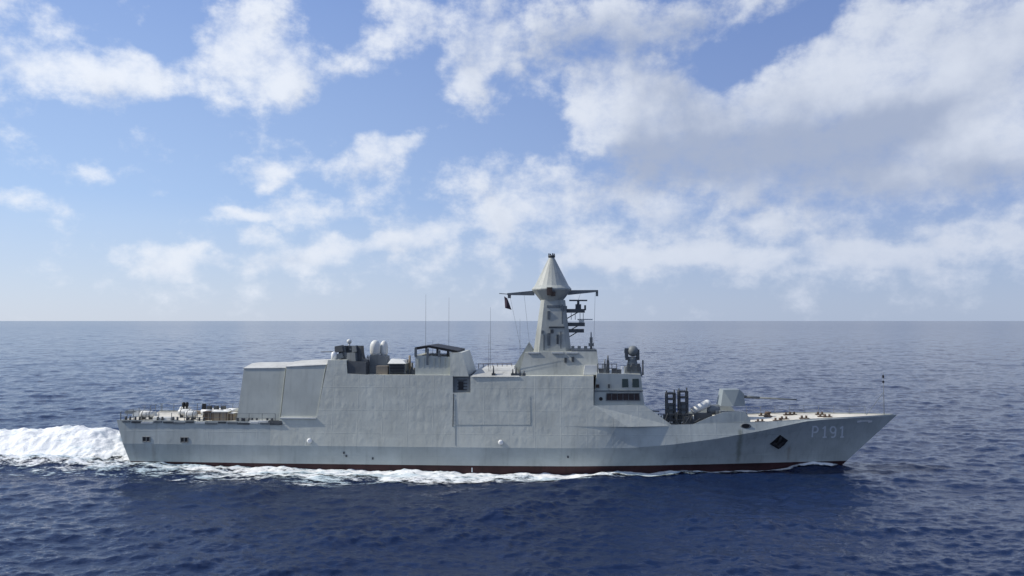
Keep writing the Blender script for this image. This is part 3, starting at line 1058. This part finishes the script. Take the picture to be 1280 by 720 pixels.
# cargo on the after deck
for (nm, px, lt, sz, mt, lab) in (
        ('cargo_crate', 263, -2.3, (1.0, 0.9, 0.75), 'rust', "dark brown crate on the after deck beside the tan crate"),
        ('cargo_crate', 277, -2.5, (1.5, 1.0, 0.8), 'tan', "wide tan crate on the after deck behind the starboard railing"),
        ('cargo_crate', 289, -2.2, (0.8, 0.9, 0.62), 'tan', "small tan crate nearest the hangar end wall")):
    x, _ = at(px, 518, lt)
    c = bpy.data.objects.new(nm, None)
    COL.objects.link(c)
    wx = E1 * x + E2 * lt
    c.location = (wx.x, wx.y, 4.475)
    c.rotation_euler = (0, 0, -YAW + random.uniform(-.1, .1))
    tag(c, lab, "crate", "crates on the after deck")
    MB().box((0, 0, sz[2] / 2), sz).build('body', M[mt], c)
    b = MB()
    for dx in (-.42, 0, .42):
        b.box((dx * sz[0], 0, sz[2] * .5), (0.07, sz[1] + 0.05, sz[2] - 0.04))
    b.build('batten', M['rust'] if mt == 'tan' else M['tan'], c)
    MB().box((0, 0, sz[2] + 0.03), (sz[0] + 0.08, sz[1] + 0.08, 0.06)).build('lid', M['light'] if px > 270 else M[mt], c)

# rigid boat: white hull and dark tubes, resting on the cradle
boat = bpy.data.objects.new('rubber_boat', None)
COL.objects.link(boat)
wx = E1 * bx0 + E2 * (-0.4)
boat.location = (wx.x, wx.y, 4.78)
boat.rotation_euler = (0, 0, -YAW)
tag(boat, "small white rubber boat with dark seats stowed on deck behind the hangar", "boat")
for sg in (-1, 1):
    b = MB()
    pr = [(-1.7, .62, .30), (-.6, .66, .30), (.5, .62, .32), (1.2, .42, .38), (1.62, .12, .46)]
    for i in range(len(pr) - 1):
        a_, c_ = pr[i], pr[i + 1]
        b.tube((a_[0], sg * a_[1], a_[2]), (c_[0], sg * c_[1], c_[2]), 0.22 - i * 0.015, 0.21 - i * 0.015, 10)
    b.build('tube', M['white'], boat)
b = MB()
b.add([(-1.7, -.5, .2), (1.2, -.4, .3), (1.6, 0, .4), (1.2, .4, .3), (-1.7, .5, .2), (-1.7, 0, 0.0), (1.1, 0, 0.05)],
      [(0, 1, 6, 5), (5, 6, 3, 4), (1, 2, 6), (2, 3, 6), (0, 5, 4), (0, 4, 3, 2, 1)])
b.build('body', M['light'], boat)
for dx in (-1.2, -.5, .2):
    MB().box((dx, 0, 0.55), (0.35, 0.6, 0.5), taper=.85).build('seat', M['dark'], boat)
MB().box((-1.75, 0, 0.6), (0.35, 0.35, 0.8), taper=0.8).build('outboard_motor', M['black'], boat)

# ------------------------------------------------------------------ foredeck
# bulwark abreast of the gun
b = MB()


def deck_lat(x, z):
    return hd(u_of(x, 4.7)) - 0.03


pl = [at(px, py, lambda x, z: -deck_lat(x, z)) for px, py in ((861, 533), (887, 521.5), (905, 515.5), (931, 514.5), (938, 523.5))]
n = len(pl)
low_ = [(x, zd(u_of(x, 4.7)) - 0.25) for x, _ in pl]
for sg in (-1, 1):
    b = MB()
    for i in range(n - 1):
        (xa, za), (xb, zb_) = pl[i], pl[i + 1]
        la, lb = low_[i], low_[i + 1]
        da, db = deck_lat(xa, 0), deck_lat(xb, 0)
        ia = 0.13 * max(0, za - la[1] - .25)
        ib = 0.13 * max(0, zb_ - lb[1] - .25)
        vs = [(xa, sg * da, la[1]), (xb, sg * db, lb[1]), (xb, sg * (db - ib), zb_), (xa, sg * (da - ia), za)]
        vs += [(x_, y_ - sg * 0.06, z_) for x_, y_, z_ in vs]
        b.add(vs, [(0, 1, 2, 3), (7, 6, 5, 4), (0, 4, 5, 1), (1, 5, 6, 2), (2, 6, 7, 3), (3, 7, 4, 0)])
    b.build('bulwark', M['hull'], ship)
# gun platform deck and gun
gx, gz = S(916, 509, 0.0)
dkz = zd(u_of(gx, 4.7))
b = MB()
b.lathe((gx, 0, dkz - 0.05), [(1.35, 0), (1.35, 0.5), (1.25, 0.62)], 24)
gm = b.build('gun_mount', M['mid'], ship)
gzt = S(916, 507.5, 1.0)[1]
zt2 = S(916, 487, 0.8)[1]
t = MB()
z0, z1 = gzt, zt2
xa = S(901, 507, 1.0)[0]
xb = S(932, 507, 1.0)[0]
xc = S(904, 487, 0.8)[0]
xd = S(925, 487.5, 0.8)[0]
xe = S(930.5, 492, .8)[0]
zmid = S(930, 492, .8)[1]
vs = []
for sg in (-1, 1):
    vs += [(xa, sg * 1.05, z0), (xb, sg * 0.85, z0), (xe, sg * 0.62, zmid), (xd, sg * 0.6, z1), (xc, sg * 0.8, z1 - 0.03)]
    vs += [(xa + 1.1, sg * 1.3, z0)]
t.add(vs, [(0, 5, 4), (5, 1, 3, 4), (1, 2, 3), (6, 10, 11), (11, 10, 9, 7), (7, 9, 8), (0, 4, 10, 6), (4, 3, 9, 10), (3, 2, 8, 9), (2, 1, 7, 8), (0, 6, 11, 7, 1, 5)])
tur = t.build('gun_turret', M['gun'], ship)
xg, zg = S(931, 496, 0.5)
b = MB()
tipx, tipz = at(996, 499.5, -1.6)
b.tube((xg - 0.4, -0.35, zg + 0.02), (xg + 1.3, -0.72, zg - 0.06), 0.15, 0.12, 12)
b.tube((xg + 1.3, -0.72, zg - 0.06), (tipx, -1.6, tipz), 0.085, 0.065, 10)
b.build('barrel', M['mid'], tur)
# missile launcher racks
LZ = 4.40
for (px, py_t) in ((838, 491), (853.5, 488.5)):
    x, zt = at(px, py_t, -2.4)
    b = MB()
    hwid = 0.36
    for dx in (-hwid, hwid):
        for dy in (-2.75, -2.0):
            b.box((x + dx, dy, (LZ + zt) / 2), (0.17, 0.14, zt - LZ))
    zz = np.linspace(LZ + 0.35, zt - 0.05, 6)
    for i, z in enumerate(zz):
        b.box((x, -2.75, z), (0.72, 0.14, 0.16)).box((x, -2.0, z), (0.72, 0.14, 0.12))
        b.box((x - hwid, -2.37, z), (0.12, 0.7, 0.12)).box((x + hwid, -2.37, z), (0.12, 0.7, 0.12))
    b.tube((x - hwid, -2.4, zt), (x - hwid, -2.4, zt + 0.22), 0.06, n=6).tube((x + hwid, -2.4, zt), (x + hwid, -2.4, zt + 0.3), 0.06, n=6)
    b.tube((x - hwid, -2.8, LZ + 0.1), (x + hwid, -2.8, LZ + 1.1), 0.05, n=6)
    rk = b.build('launcher_rack', M['dark'], ship)
    b = MB()
    for i in range(3):
        z = (zz[i] + zz[i + 1]) / 2
        MB().tube((x, -2.68, z), (x, -1.9, z), 0.23, n=12).build('launch_tube', M['mid'], rk)
for (px, w0, h0, lt) in ((825, 0.3, 0.75, 3.3), (832, 0.45, 0.95, 3.35), (846, 0.35, 1.15, 3.1), (859, 0.6, 0.8, 3.3), (864, 0.4, 1.0, 2.9), (869, 0.9, 0.5, 2.9)):
    x, _ = at(px, 530, -lt)
    MB().box((x, -lt + 0.2, LZ + h0 / 2), (w0, 0.35, h0), taper=0.75).tube((x - w0 / 2, -lt, LZ), (x + w0 / 2, -lt, LZ + h0 * 1.15), 0.05, n=6).build('launcher_base', M['dark'], ship)
b = MB()
xs_ = [at(px, 528, -3.3)[0] for px in (823, 830, 838, 846, 854, 861)]
for x in xs_:
    b.tube((x, -3.3, LZ), (x, -3.3, LZ + 1.05), 0.04, n=6)
for dz in (0.5, 1.02):
    b.tube((xs_[0], -3.3, LZ + dz), (xs_[-1], -3.3, LZ + dz), 0.03, n=5)
b.build('railing', M['dark'], ship)
x, z = at(812, 513, -3.4)
MB().tube((x - 0.6, -3.3, z), (x + 0.9, -3.3, z - 0.1), 0.07, n=8).build('boom', M['mid'], ship)
# white covered canister on its cradle
b = MB()
xa, za = at(865, 514.5, -2.2)
xb, zb_ = at(884, 504.5, -2.2)
b.tube((xa, -2.2, za), (xb, -2.2, zb_), 0.34, 0.36, 16)
b.ball((xb, -2.2, zb_), 0.36)
cn_ = b.build('canister', M['light'], ship)
MB().box(((xa + xb) / 2 + 0.3, -2.2, (za + LZ) / 2), (1.6, 0.6, 0.9)).build('cradle', M['dark'], cn_)
b = MB()
x, z = at(890, 511, -1.8)
b.lathe((x - 0.5, -1.8, z - 0.1), [(0.3, 0), (0.45, 0.3), (0.45, 0.9), (0.3, 1.2)], 14, axis='X')
b.build('winch', M['mid'], ship)
b = MB()
for (px, lt) in ((898, -2.4), (903, -2.7)):
    x, z = at(px, 514, lt)
    b.box((x, lt, z - 0.3), (0.5, 0.5, 0.7))
b.build('deck_locker', M['mid'], ship)

# anchor gear, bollards and fairleads on the foredeck
for (px, py, lt) in ((950, 519, -2.6), (954, 516, 1.6), (972, 519.5, -2.3), (980, 517.5, -1.6), (985, 517.5, 1.1), (990, 515.8, 1.3), (1005, 519.2, -1.7), (1025, 516, .9), (1028, 518, -.7), (1034, 518.5, -1.0)):
    x, z = at(px, py, lt)
    d0 = zd(u_of(x, 4.9)) - 0.03
    b = MB()
    b.tube((x - 0.2, lt, d0), (x - 0.2, lt, d0 + 0.28), 0.10, n=10).tube((x + 0.2, lt, d0), (x + 0.2, lt, d0 + 0.28), 0.10, n=10)
    b.box((x, lt, d0 + 0.04), (0.85, 0.34, 0.08))
    b.build('bollard', M['rust'], ship)
x, _ = at(960, 512, 0.6)
d0 = zd(u_of(x, 4.9)) - 0.03
b = MB()
b.lathe((x, 0.6, d0), [(0.4, 0), (0.4, 0.1), (0.22, 0.16), (0.2, 0.34), (0.3, 0.42), (0.28, 0.5)], 16)
b.build('capstan', M['rust'], ship)
rail(np.linspace(0.79, 0.965, 11), 0.1, 0.75, 'mid', post=0.022, sgn=1).build('railing', M['mid'], ship)
# jackstaff
x, z = at(1105, 511, 0)
zt = at(1105, 466, 0)[1]
zb0 = 5.0
b = MB()
b.tube((x, 0, zb0), (x, 0, zt), 0.035, 0.02, 8)
b.tube((x - 0.05, 0, zt - 1.9), (x - 1.6, 0.1, zb0 + 0.05), 0.022, n=5)
js = b.build('jackstaff', M['mid'], ship)
MB().box((x - 0.02, 0, zt - 0.35), (0.13, 0.13, 0.25)).box((x - 0.02, 0, zt - 0.85), (0.13, 0.13, 0.2)).build('navigation_light', M['black'], js)


# marks and fittings on the hull side
def on_hull(px, py, outward=0.0):
    x, z = at(px, py, lambda x, z: -half(x, z))
    return Vector((x, -half(x, z) - outward, z))


def strokes(mb, polys, w, out=0.012, closed=False):
    for pl_ in polys:
        for (a, c) in zip(pl_, pl_[1:]):
            a, c = Vector((a[0], a[1])), Vector((c[0], c[1]))
            d = (c - a)
            if d.length < 1e-6:
                continue
            d.normalize()
            nrm = Vector((-d.y, d.x)) * (w / 2)
            a2, c2 = a - d * (w * .3), c + d * (w * .3)
            vs = [on_hull(*(a2 - nrm), out), on_hull(*(c2 - nrm), out), on_hull(*(c2 + nrm), out), on_hull(*(a2 + nrm), out)]
            vs += [v + Vector((0, 0.01, 0)) for v in vs]
            mb.add(vs, [(0, 1, 2, 3), (4, 7, 6, 5), (0, 4, 5, 1), (1, 5, 6, 2), (2, 6, 7, 3), (3, 7, 4, 0)])


def arc(cx_, cy_, rx_, ry_, a0, a1, n_=8):
    return [(cx_ + rx_ * math.cos(R(a0 + (a1 - a0) * i / n_)), cy_ + ry_ * math.sin(R(a0 + (a1 - a0) * i / n_))) for i in range(n_ + 1)]


P_ = [[(1015.2, 546), (1016.4, 533.2), (1019.5, 533.2)] + arc(1019.2, 536.8, 3.2, 3.6, -90, 90) + [(1016.2, 540.4)]]
ONE = [[(1028.6, 535.6), (1031.4, 533.2), (1030.7, 546.4)], [(1028.8, 546.6), (1032.8, 546.4)]]
NINE = [arc(1041.3, 537.3, 3.3, 4.0, 0, 360, 12), [(1044.6, 537.3), (1044.3, 542.2)] + arc(1040.8, 542.4, 3.5, 4.2, 0, 110, 6)]
ONE2 = [[(1050.6, 535.4), (1053.2, 533.2), (1052.4, 546.2)], [(1050.8, 546.4), (1054.2, 546.2)]]
b = MB()
strokes(b, P_ + ONE + NINE + ONE2, 1.85)
b.build('hull_number', M['letter'], ship)

# scuttles near the stern
for (px, py) in ((183, 549), (230.5, 549.8)):
    b = MB()
    vs = [on_hull(px - 4.6, py + 3, .02), on_hull(px + 4.6, py + 3, .02), on_hull(px + 4.6, py - 3, .02), on_hull(px - 4.6, py - 3, .02)]
    vs += [v + Vector((0, 0.12, 0)) for v in vs]
    b.add(vs, [(0, 1, 2, 3), (4, 7, 6, 5), (0, 4, 5, 1), (1, 5, 6, 2), (2, 6, 7, 3), (3, 7, 4, 0)])
    sc_ = b.build('scuttle', M['black'], ship)
    b = MB()
    for (i, j) in ((0, 1), (1, 2), (2, 3), (3, 0)):
        b.tube(vs[i], vs[j], 0.04, n=6)
    mid_a, mid_b = (vs[0] + vs[1]) / 2, (vs[2] + vs[3]) / 2
    b.tube(mid_a, mid_b, 0.04, n=6)
    b.build('rim', M['mid'], sc_)
# mooring pipe
b = MB()
c = on_hull(932, 532.5, 0.01)
b.lathe((0, 0, 0), [(0.40, 0), (0.42, 0.06), (0.32, 0.09), (0.30, 0.02)], 16)
b.v = [(c.x + p[0] * 1.15, c.y + 0.02 - p[2], c.z + p[1] * 0.6) for p in b.v]
mp_ = b.build('mooring_pipe', M['mid'], ship)
b = MB()
b.lathe((0, 0, 0), [(0.30, 0.0), (0.30, 0.07)], 16)
b.v = [(c.x + p[0] * 1.15, c.y + 0.0 - p[2], c.z + p[1] * 0.6) for p in b.v]
b.build('pipe_mouth', M['black'], mp_)
# anchor over a raised black plate that paints the dark of its recess
b = MB()
ring = [(962, 555), (969, 549), (975, 543.5), (985, 550.5), (980, 556.5), (973, 561.5)]
vs = [on_hull(px, py, 0.03) for px, py in ring]
n = len(vs)
b.add(vs + [v + Vector((0, 0.2, 0)) for v in vs], [tuple(range(n)), tuple(reversed(range(n, 2 * n)))] + [(i, (i + 1) % n, n + (i + 1) % n, n + i) for i in range(n)])
b.build('anchor_recess_dark', M['black'], ship)
b = MB()
a0, a1 = on_hull(976, 546, 0.12), on_hull(971, 556, 0.2)
b.tube(a0, a1, 0.1, 0.14, 8)
for q_ in ((964, 554.5), (982, 552)):
    b.tube(a1, on_hull(q_[0], q_[1], 0.25), 0.15, 0.04, 6)
b.box(a1, (0.7, 0.25, 0.3), ry=0.4)
b.build('anchor', M['black'], ship)
# white plates painting in the sunlit openings near the stem
for (px, w0) in ((1074, 2.6), (1081.5, 5.4), (1087.5, 2.4)):
    b = MB()
    vs = [on_hull(px - w0, 528.5, .05), on_hull(px + w0, 527.6, .05), on_hull(px + w0, 525.4, .05), on_hull(px - w0, 526.2, .05)]
    if w0 > 5:
        vs = [on_hull(px - w0, 527.0, .05), on_hull(px + w0, 526.6, .05), on_hull(px + w0, 525.4, .05), on_hull(px - w0, 525.8, .05)]
    vs += [v + Vector((0, 0.06, 0)) for v in vs]
    b.add(vs, [(0, 1, 2, 3), (4, 7, 6, 5), (0, 4, 5, 1), (1, 5, 6, 2), (2, 6, 7, 3), (3, 7, 4, 0)])
    b.build('sunlit_gap_plate', M['white'], ship)
# draught mark and small pipe outlets
b = MB()
strokes(b, [[(590, 585), (590, 590)]], 1.3)
b.build('draught_mark', M['letter'], ship)
for (px, py) in ((433, 570), (430, 566), (466, 573), (710, 571)):
    c = on_hull(px, py, 0)
    MB().box(c, (0.16, 0.1, 0.2)).build('outlet', M['dark'], ship)
# flag on the after yard
fx, fz = at(633, 371, 0.0)
fl = MB()
nx, nz = 7, 10
for j in range(nz + 1):
    for i in range(nx + 1):
        a, c = i / nx, j / nz
        wid = 0.28 + 0.35 * c
        x = fx - 0.12 + 0.22 * c + (a - 0.35) * wid
        y = 0.10 * math.sin(6 * a + 3 * c)
        z = fz + 0.05 - 1.15 * c - 0.18 * a
        fl.v.append((x, y, z))
for j in range(nz):
    for i in range(nx):
        p = j * (nx + 1) + i
        fl.face([p, p + 1, p + nx + 2, p + nx + 1], True)
off_v = len(fl.v)
flo = fl.build('flag', M['flag'], None)
sol = flo.modifiers.new('thickness', 'SOLIDIFY')
sol.thickness = 0.015
flo.rotation_euler = (0, 0, -YAW)
tag(flo, "small dark flag hanging limp below the aft end of the mast yard", "flag")

# ------------------------------------------------------------------ sea
rng = np.random.default_rng(11)


def make_tile(N, L, wind, wdir, lmin, rms, seed):
    r_ = np.random.default_rng(seed)
    kx = np.fft.fftfreq(N, L / N) * 2 * np.pi
    KX, KY = np.meshgrid(kx, kx, indexing='ij')
    K = np.hypot(KX, KY)
    K[0, 0] = 1
    Lw = wind ** 2 / 9.81
    cosf = (KX * math.cos(wdir) + KY * math.sin(wdir)) / K
    Ph = np.exp(-1 / (K * Lw) ** 2) / K ** 3.35 * (0.12 + 0.88 * cosf ** 2)
    Ph *= np.exp(-(K * lmin / (2 * np.pi)) ** 2)
    Ph[0, 0] = 0
    H = (r_.normal(size=(N, N)) + 1j * r_.normal(size=(N, N))) * np.sqrt(Ph)
    z = np.fft.ifft2(H).real
    sc = rms / z.std()
    levels = []
    for cut in (0.0, 0.5, 1.0, 2.0, 4.0, 8.0, 16.0, 32.0):
        Hf = H * np.exp(-(K * cut / (2 * np.pi)) ** 2 * 1.2)
        levels.append((np.fft.ifft2(Hf).real * sc).astype(np.float32))
    return np.stack(levels), L, N


TILES = [(make_tile(1024, 150.0, 3.2, R(103), 0.34, 0.056, 3), 0.0), (make_tile(512, 67.0, 2.2, R(72), 0.30, 0.034, 5), R(33)),
         (make_tile(512, 830.0, 7.0, R(120), 3.0, 0.09, 9), R(12))]
CUTS = np.array([0.25, 0.5, 1.0, 2.0, 4.0, 8.0, 16.0, 32.0])


def sea_z(x, y, spacing):
    """height of the waves, short ones left out where the mesh is too coarse to carry them"""
    z = np.zeros_like(x)
    lev = np.clip(np.log2(np.maximum(spacing * 1.6, 0.25) / 0.25), 0, 7)
    l0 = np.floor(lev).astype(int)
    l1 = np.minimum(l0 + 1, 7)
    lf = lev - l0
    for ((T, L, N), rot) in TILES:
        u = (x * math.cos(rot) + y * math.sin(rot)) / L * N
        v = (-x * math.sin(rot) + y * math.cos(rot)) / L * N
        i0 = np.floor(u).astype(int)
        j0 = np.floor(v).astype(int)
        fu = u - i0
        fv_ = v - j0
        fu = fu * fu * (3 - 2 * fu)
        fv_ = fv_ * fv_ * (3 - 2 * fv_)
        i0 %= N
        j0 %= N
        i1 = (i0 + 1) % N
        j1 = (j0 + 1) % N

        def smp(l):
            return (T[l, i0, j0] * (1 - fu) + T[l, i1, j0] * fu) * (1 - fv_) + (T[l, i0, j1] * (1 - fu) + T[l, i1, j1] * fu) * fv_
        z += smp(l0) * (1 - lf) + smp(l1) * lf
    return z + 0.55 * (z * z - 0.03)


def vnoise(x, y, seed):
    """smooth value noise, three octaves"""
    r_ = np.random.default_rng(seed)
    G = r_.random((128, 128))
    out = np.zeros_like(x)
    amp, tot = 1.0, 0.0
    for o in range(4):
        i = np.floor(x).astype(int)
        j = np.floor(y).astype(int)
        fx_, fy_ = x - i, y - j
        fx_ = fx_ * fx_ * (3 - 2 * fx_)
        fy_ = fy_ * fy_ * (3 - 2 * fy_)
        a = G[i % 128, j % 128]
        b_ = G[(i + 1) % 128, j % 128]
        c_ = G[i % 128, (j + 1) % 128]
        d_ = G[(i + 1) % 128, (j + 1) % 128]
        out += amp * ((a * (1 - fx_) + b_ * fx_) * (1 - fy_) + (c_ * (1 - fx_) + d_ * fx_) * fy_)
        tot += amp
        amp *= 0.55
        x = x * 2.03 + 17.1
        y = y * 2.03 + 5.7
    return out / tot


HWX = np.array([s_stern(0) + u * (s_stem(0) - s_stern(0)) for u in np.linspace(0, 1, 101)])
HWY = np.array([hw(float(u)) for u in np.linspace(0, 1, 101)])


def sstep(x, a, b):
    t = np.clip((x - a) / (b - a), 0, 1)
    return t * t * (3 - 2 * t)


def wake_z(x, y):
    """what the ship adds to the water surface; x, y are world coordinates"""
    lx = x * math.cos(YAW) - y * math.sin(YAW)
    ly = x * math.sin(YAW) + y * math.cos(YAW)
    a = -(lx + 36.2)
    rough = vnoise(lx * 0.55 + 40, ly * 0.75 + 40, 21) - 0.5
    rough2 = vnoise(lx * 0.28 + 40, ly * 0.7 + 40, 23) - 0.5
    fine = vnoise(lx * 1.7 + 20, ly * 2.1 + 40, 22) - 0.5
    on = sstep(a, -1.0, 1.5)
    far = np.exp(-np.clip(a - 16, 0, None) / 30)
    r1 = 2.75 * np.exp(-((ly - 1.6 - a * 0.02) / 2.7) ** 2) * (0.46 + 0.54 * sstep(a, 0, 7.5)) * (1 - 0.06 * sstep(a, 9, 16))
    r2 = 1.15 * np.exp(-((ly + 2.9 + a * 0.03) / 1.7) ** 2) * (0.12 + 0.88 * sstep(a, 2, 10))
    h = on * far * np.maximum(r1, r2)
    body = on * far * np.exp(-(ly / 5.5) ** 4)
    h = h + body * (0.8 * rough2 + 0.22 * fine)
    # water heaped along the after body, and the bow wave
    hwl = np.interp(lx, HWX, HWY)
    d = np.abs(ly) - hwl
    near = np.exp(-(np.clip(d, 0, None) / 2.4) ** 2) * (lx > -60) * (lx < 33)
    prof = np.interp(lx, [-52, -40, -34, -22, -8, 4, 14, 22, 25.5, 28.5, 31, 33], [0, .3, .52, .40, .12, 0.0, -.08, -.05, .18, .75, .55, 0])
    nearb = np.exp(-(np.clip(d, 0, None) / np.where(lx > 20, 1.0, 2.4)) ** 2) * (lx > -60) * (lx < 33.2)
    h = h + prof * nearb
    # the low shoulder waves that run out from the bow
    sh = np.interp(lx, [-60, -20, 10, 25, 32], [.15, .22, .30, .25, 0])
    xi = (30.5 - lx) * 0.30
    h = h + sh * np.exp(-((np.abs(ly) - 1.0 - xi) / 1.0) ** 2) * (lx < 31) * (np.abs(ly) > hwl) * np.exp(-np.clip(25 - lx, 0, None) / 22)
    h = h + near * (rough * 0.35 + fine * 0.25) * np.interp(lx, [-50, -36, 10, 20], [.5, 1, .8, 0])
    return h


def foam_amount(x, y):
    lx = x * math.cos(YAW) - y * math.sin(YAW)
    ly = x * math.sin(YAW) + y * math.cos(YAW)
    a = -(lx + 36.2)
    hwl = np.interp(lx, HWX, HWY)
    d = np.abs(ly) - hwl
    w = np.interp(lx, [-60, -36, -26, -18, -8, 0, 4, 10, 16, 22, 27, 30.8], [6.5, 5.6, 6.2, 7.2, 6.6, 5.2, 5.4, 3.8, 2.4, 1.6, 1.2, .8])
    s = np.interp(lx, [-60, -36, -28, -18, 8, 14, 24, 30], [.5, .75, .85, 1.15, 1.25, 1.1, 1.0, .95])
    wob = (vnoise(lx * 0.22 + 9, ly * 0.3 + 60, 31) - 0.5)
    side = s * (1 - np.clip((d + 0.3) / (w * (1 + 1.5 * wob)), 0, 1) ** 1.5) * (lx < 31.5)
    # crest line of the bow wave, running back from the stem
    crest = 1.0 * np.exp(-((d - 0.35) / 0.30) ** 2) * sstep(lx, 8, 22) * (1 - sstep(lx, 30.2, 31.4))
    half_w = 4.9 + 0.05 * np.clip(a, 0, None)
    edge = (half_w + 1.3 * wob - np.abs(ly - 0.2)) / 1.6
    wk = np.clip(edge, 0, 1.6) * sstep(a, -0.5, 0.6)
    wk = wk * (1 - 0.85 * np.exp(-((ly + 2.0 + 1.6 * wob) / 1.3) ** 2) * np.exp(-np.clip(a - 1.5, 0, None) / 5))
    trail = 0.42 * sstep(a, -8, 2) * np.exp(-((np.abs(ly) - 6.8 - 0.05 * a) / 2.2) ** 2)
    return np.clip(np.maximum.reduce([side, wk, crest, trail]), 0, 2.0)


def grid_mesh(name, V, nr, nc, wrap, mats, smooth=True):
    me = bpy.data.meshes.new(name)
    i = np.arange(nr - 1)[:, None]
    j = np.arange(nc if wrap else nc - 1)[None, :]
    jn = (j + 1) % nc
    F = np.stack([i * nc + j, i * nc + jn, (i + 1) * nc + jn, (i + 1) * nc + j], -1).reshape(-1, 4)
    me.vertices.add(len(V))
    me.vertices.foreach_set('co', V.astype(np.float32).ravel())
    me.loops.add(F.size)
    me.loops.foreach_set('vertex_index', F.astype(np.int32).ravel())
    me.polygons.add(len(F))
    me.polygons.foreach_set('loop_start', np.arange(0, F.size, 4, dtype=np.int32))
    me.polygons.foreach_set('use_smooth', np.ones(len(F), dtype=bool) if smooth else np.zeros(len(F), dtype=bool))
    me.update(calc_edges=True)
    me.validate()
    for m in mats:
        me.materials.append(m)
    o = bpy.data.objects.new(name, me)
    COL.objects.link(o)
    return o


# water material
m, k, b = new_mat('sea_water')
geo = k.new('ShaderNodeNewGeometry').outputs['Position']
n1 = k.noise(k.v('MULTIPLY', geo, (0.55, 1.15, 1.0)), 1.7, 5.0, 0.66, distortion=0.5)
n2 = k.noise(geo, 0.18, 3.0, 0.55)
hh = k.m('ADD', k.m('MULTIPLY', n1, 0.085), k.m('MULTIPLY', n2, 0.25))
bp = k.new('ShaderNodeBump')
bp.inputs['Strength'].default_value = 1.0
bp.inputs['Distance'].default_value = 1.0
k.put(bp.inputs['Height'], hh)
k.put(b.inputs['Normal'], bp.outputs[0])
b.inputs['Base Color'].default_value = (0.005, 0.015, 0.052, 1)
k.put(b.inputs['Roughness'], k.new('ShaderNodeAttribute', attribute_name='ripple').outputs['Fac'])
b.inputs['IOR'].default_value = 1.333
M['sea'] = m

rs = [0.4]
while rs[-1] < 30:
    rs.append(rs[-1] + 1.2)
while rs[-1] < 58:
    rs.append(rs[-1] + 0.16)
while rs[-1] < 2200:
    rs.append(rs[-1] * 1.0033)
while rs[-1] < 60000:
    rs.append(rs[-1] * 1.018)
rs = np.array(rs)
fan = np.arange(-0.72, 0.7201, 0.00125)
rest = np.linspace(0.72, 2 * np.pi - 0.72, 170)[1:-1]
th = np.concatenate([fan, rest])
RR, TT = np.meshgrid(rs, th, indexing='ij')
X = RR * np.sin(TT)
Y = CAM.y + RR * np.cos(TT)
dth = np.gradient(th)
dth = np.minimum(np.abs(dth), 0.05)
sp = np.maximum(np.gradient(rs)[:, None] * np.ones_like(TT), RR * dth[None, :])
Z = sea_z(X, Y, sp)
Z *= 1 - sstep(RR, 1500, 4000)
mask = np.hypot(X + 5, Y) < 90
Z[mask] += wake_z(X[mask], Y[mask]) - 0.35 * np.clip(foam_amount(X[mask], Y[mask]) - 0.45, 0, 0.8)
sea = grid_mesh('sea', np.stack([X, Y, Z], -1).reshape(-1, 3), len(rs), len(th), True, [M['sea']])
# ripples too small for the mesh count as roughness of the surface
att = sea.data.attributes.new('ripple', 'FLOAT', 'POINT')
att.data.foreach_set('value', (0.065 + 0.10 * sstep(np.log(sp), math.log(0.5), math.log(9.0))).astype(np.float32).ravel())
tag(sea, kind='structure')

# foam: wake and broken water along the side
m, k, b = new_mat('foam')
geo = k.new('ShaderNodeNewGeometry').outputs['Position']
at_ = k.new('ShaderNodeAttribute', attribute_name='foam').outputs['Fac']
nz1 = k.noise(k.v('MULTIPLY', geo, (0.55, 1.3, 0.6)), 1.1, 7.0, 0.68)
nz2 = k.noise(k.v('MULTIPLY', geo, (1.6, 3.2, 1.5)), 1.6, 4.0, 0.6)
f = k.m('ADD', at_, k.m('MULTIPLY', k.m('SUBTRACT', nz1, 0.5), 2.5))
f = k.m('ADD', f, k.m('MULTIPLY', k.m('SUBTRACT', nz2, 0.5), 0.9))
alpha = k.ss(f, 0.42, 0.95)
streak = k.noise(k.v('MULTIPLY', geo, (0.10, 0.75, 0.9)), 1.0, 5.0, 0.6)
col = k.mix(k.ss(k.m('MULTIPLY_ADD', k.m('SUBTRACT', streak, 0.5), 4.2, f), 0.35, 1.25), (0.46, 0.57, 0.62, 1), (0.85, 0.86, 0.85, 1))  # thin foam is bluish; streaks also paint in the wake's bluish shadow
k.put(b.inputs['Base Color'], col)
b.inputs['Roughness'].default_value = 0.7
bp = k.new('ShaderNodeBump')
bp.inputs['Strength'].default_value = 0.8
bp.inputs['Distance'].default_value = 0.25
k.put(bp.inputs['Height'], k.m('ADD', nz1, k.m('MULTIPLY', nz2, 0.4)))
k.put(b.inputs['Normal'], bp.outputs[0])
k.put(b.inputs['Alpha'], alpha)
M['foam'] = m
lx = np.arange(-85, 33.5, 0.13)
ly = np.arange(-13.0, 10.0, 0.11)
LX, LY = np.meshgrid(lx, ly, indexing='ij')
X = LX * math.cos(YAW) + LY * math.sin(YAW)
Y = -LX * math.sin(YAW) + LY * math.cos(YAW)
Z = sea_z(X, Y, np.full_like(X, 0.26)) + wake_z(X, Y) + 0.05
foam = grid_mesh('wake_foam', np.stack([X, Y, Z], -1).reshape(-1, 3), len(lx), len(ly), False, [M['foam']])
att = foam.data.attributes.new('foam', 'FLOAT', 'POINT')
att.data.foreach_set('value', foam_amount(X, Y).astype(np.float32).ravel())
tag(foam, "white churned foam of the wake trailing behind the stern and along the side", "foam", kind='stuff')
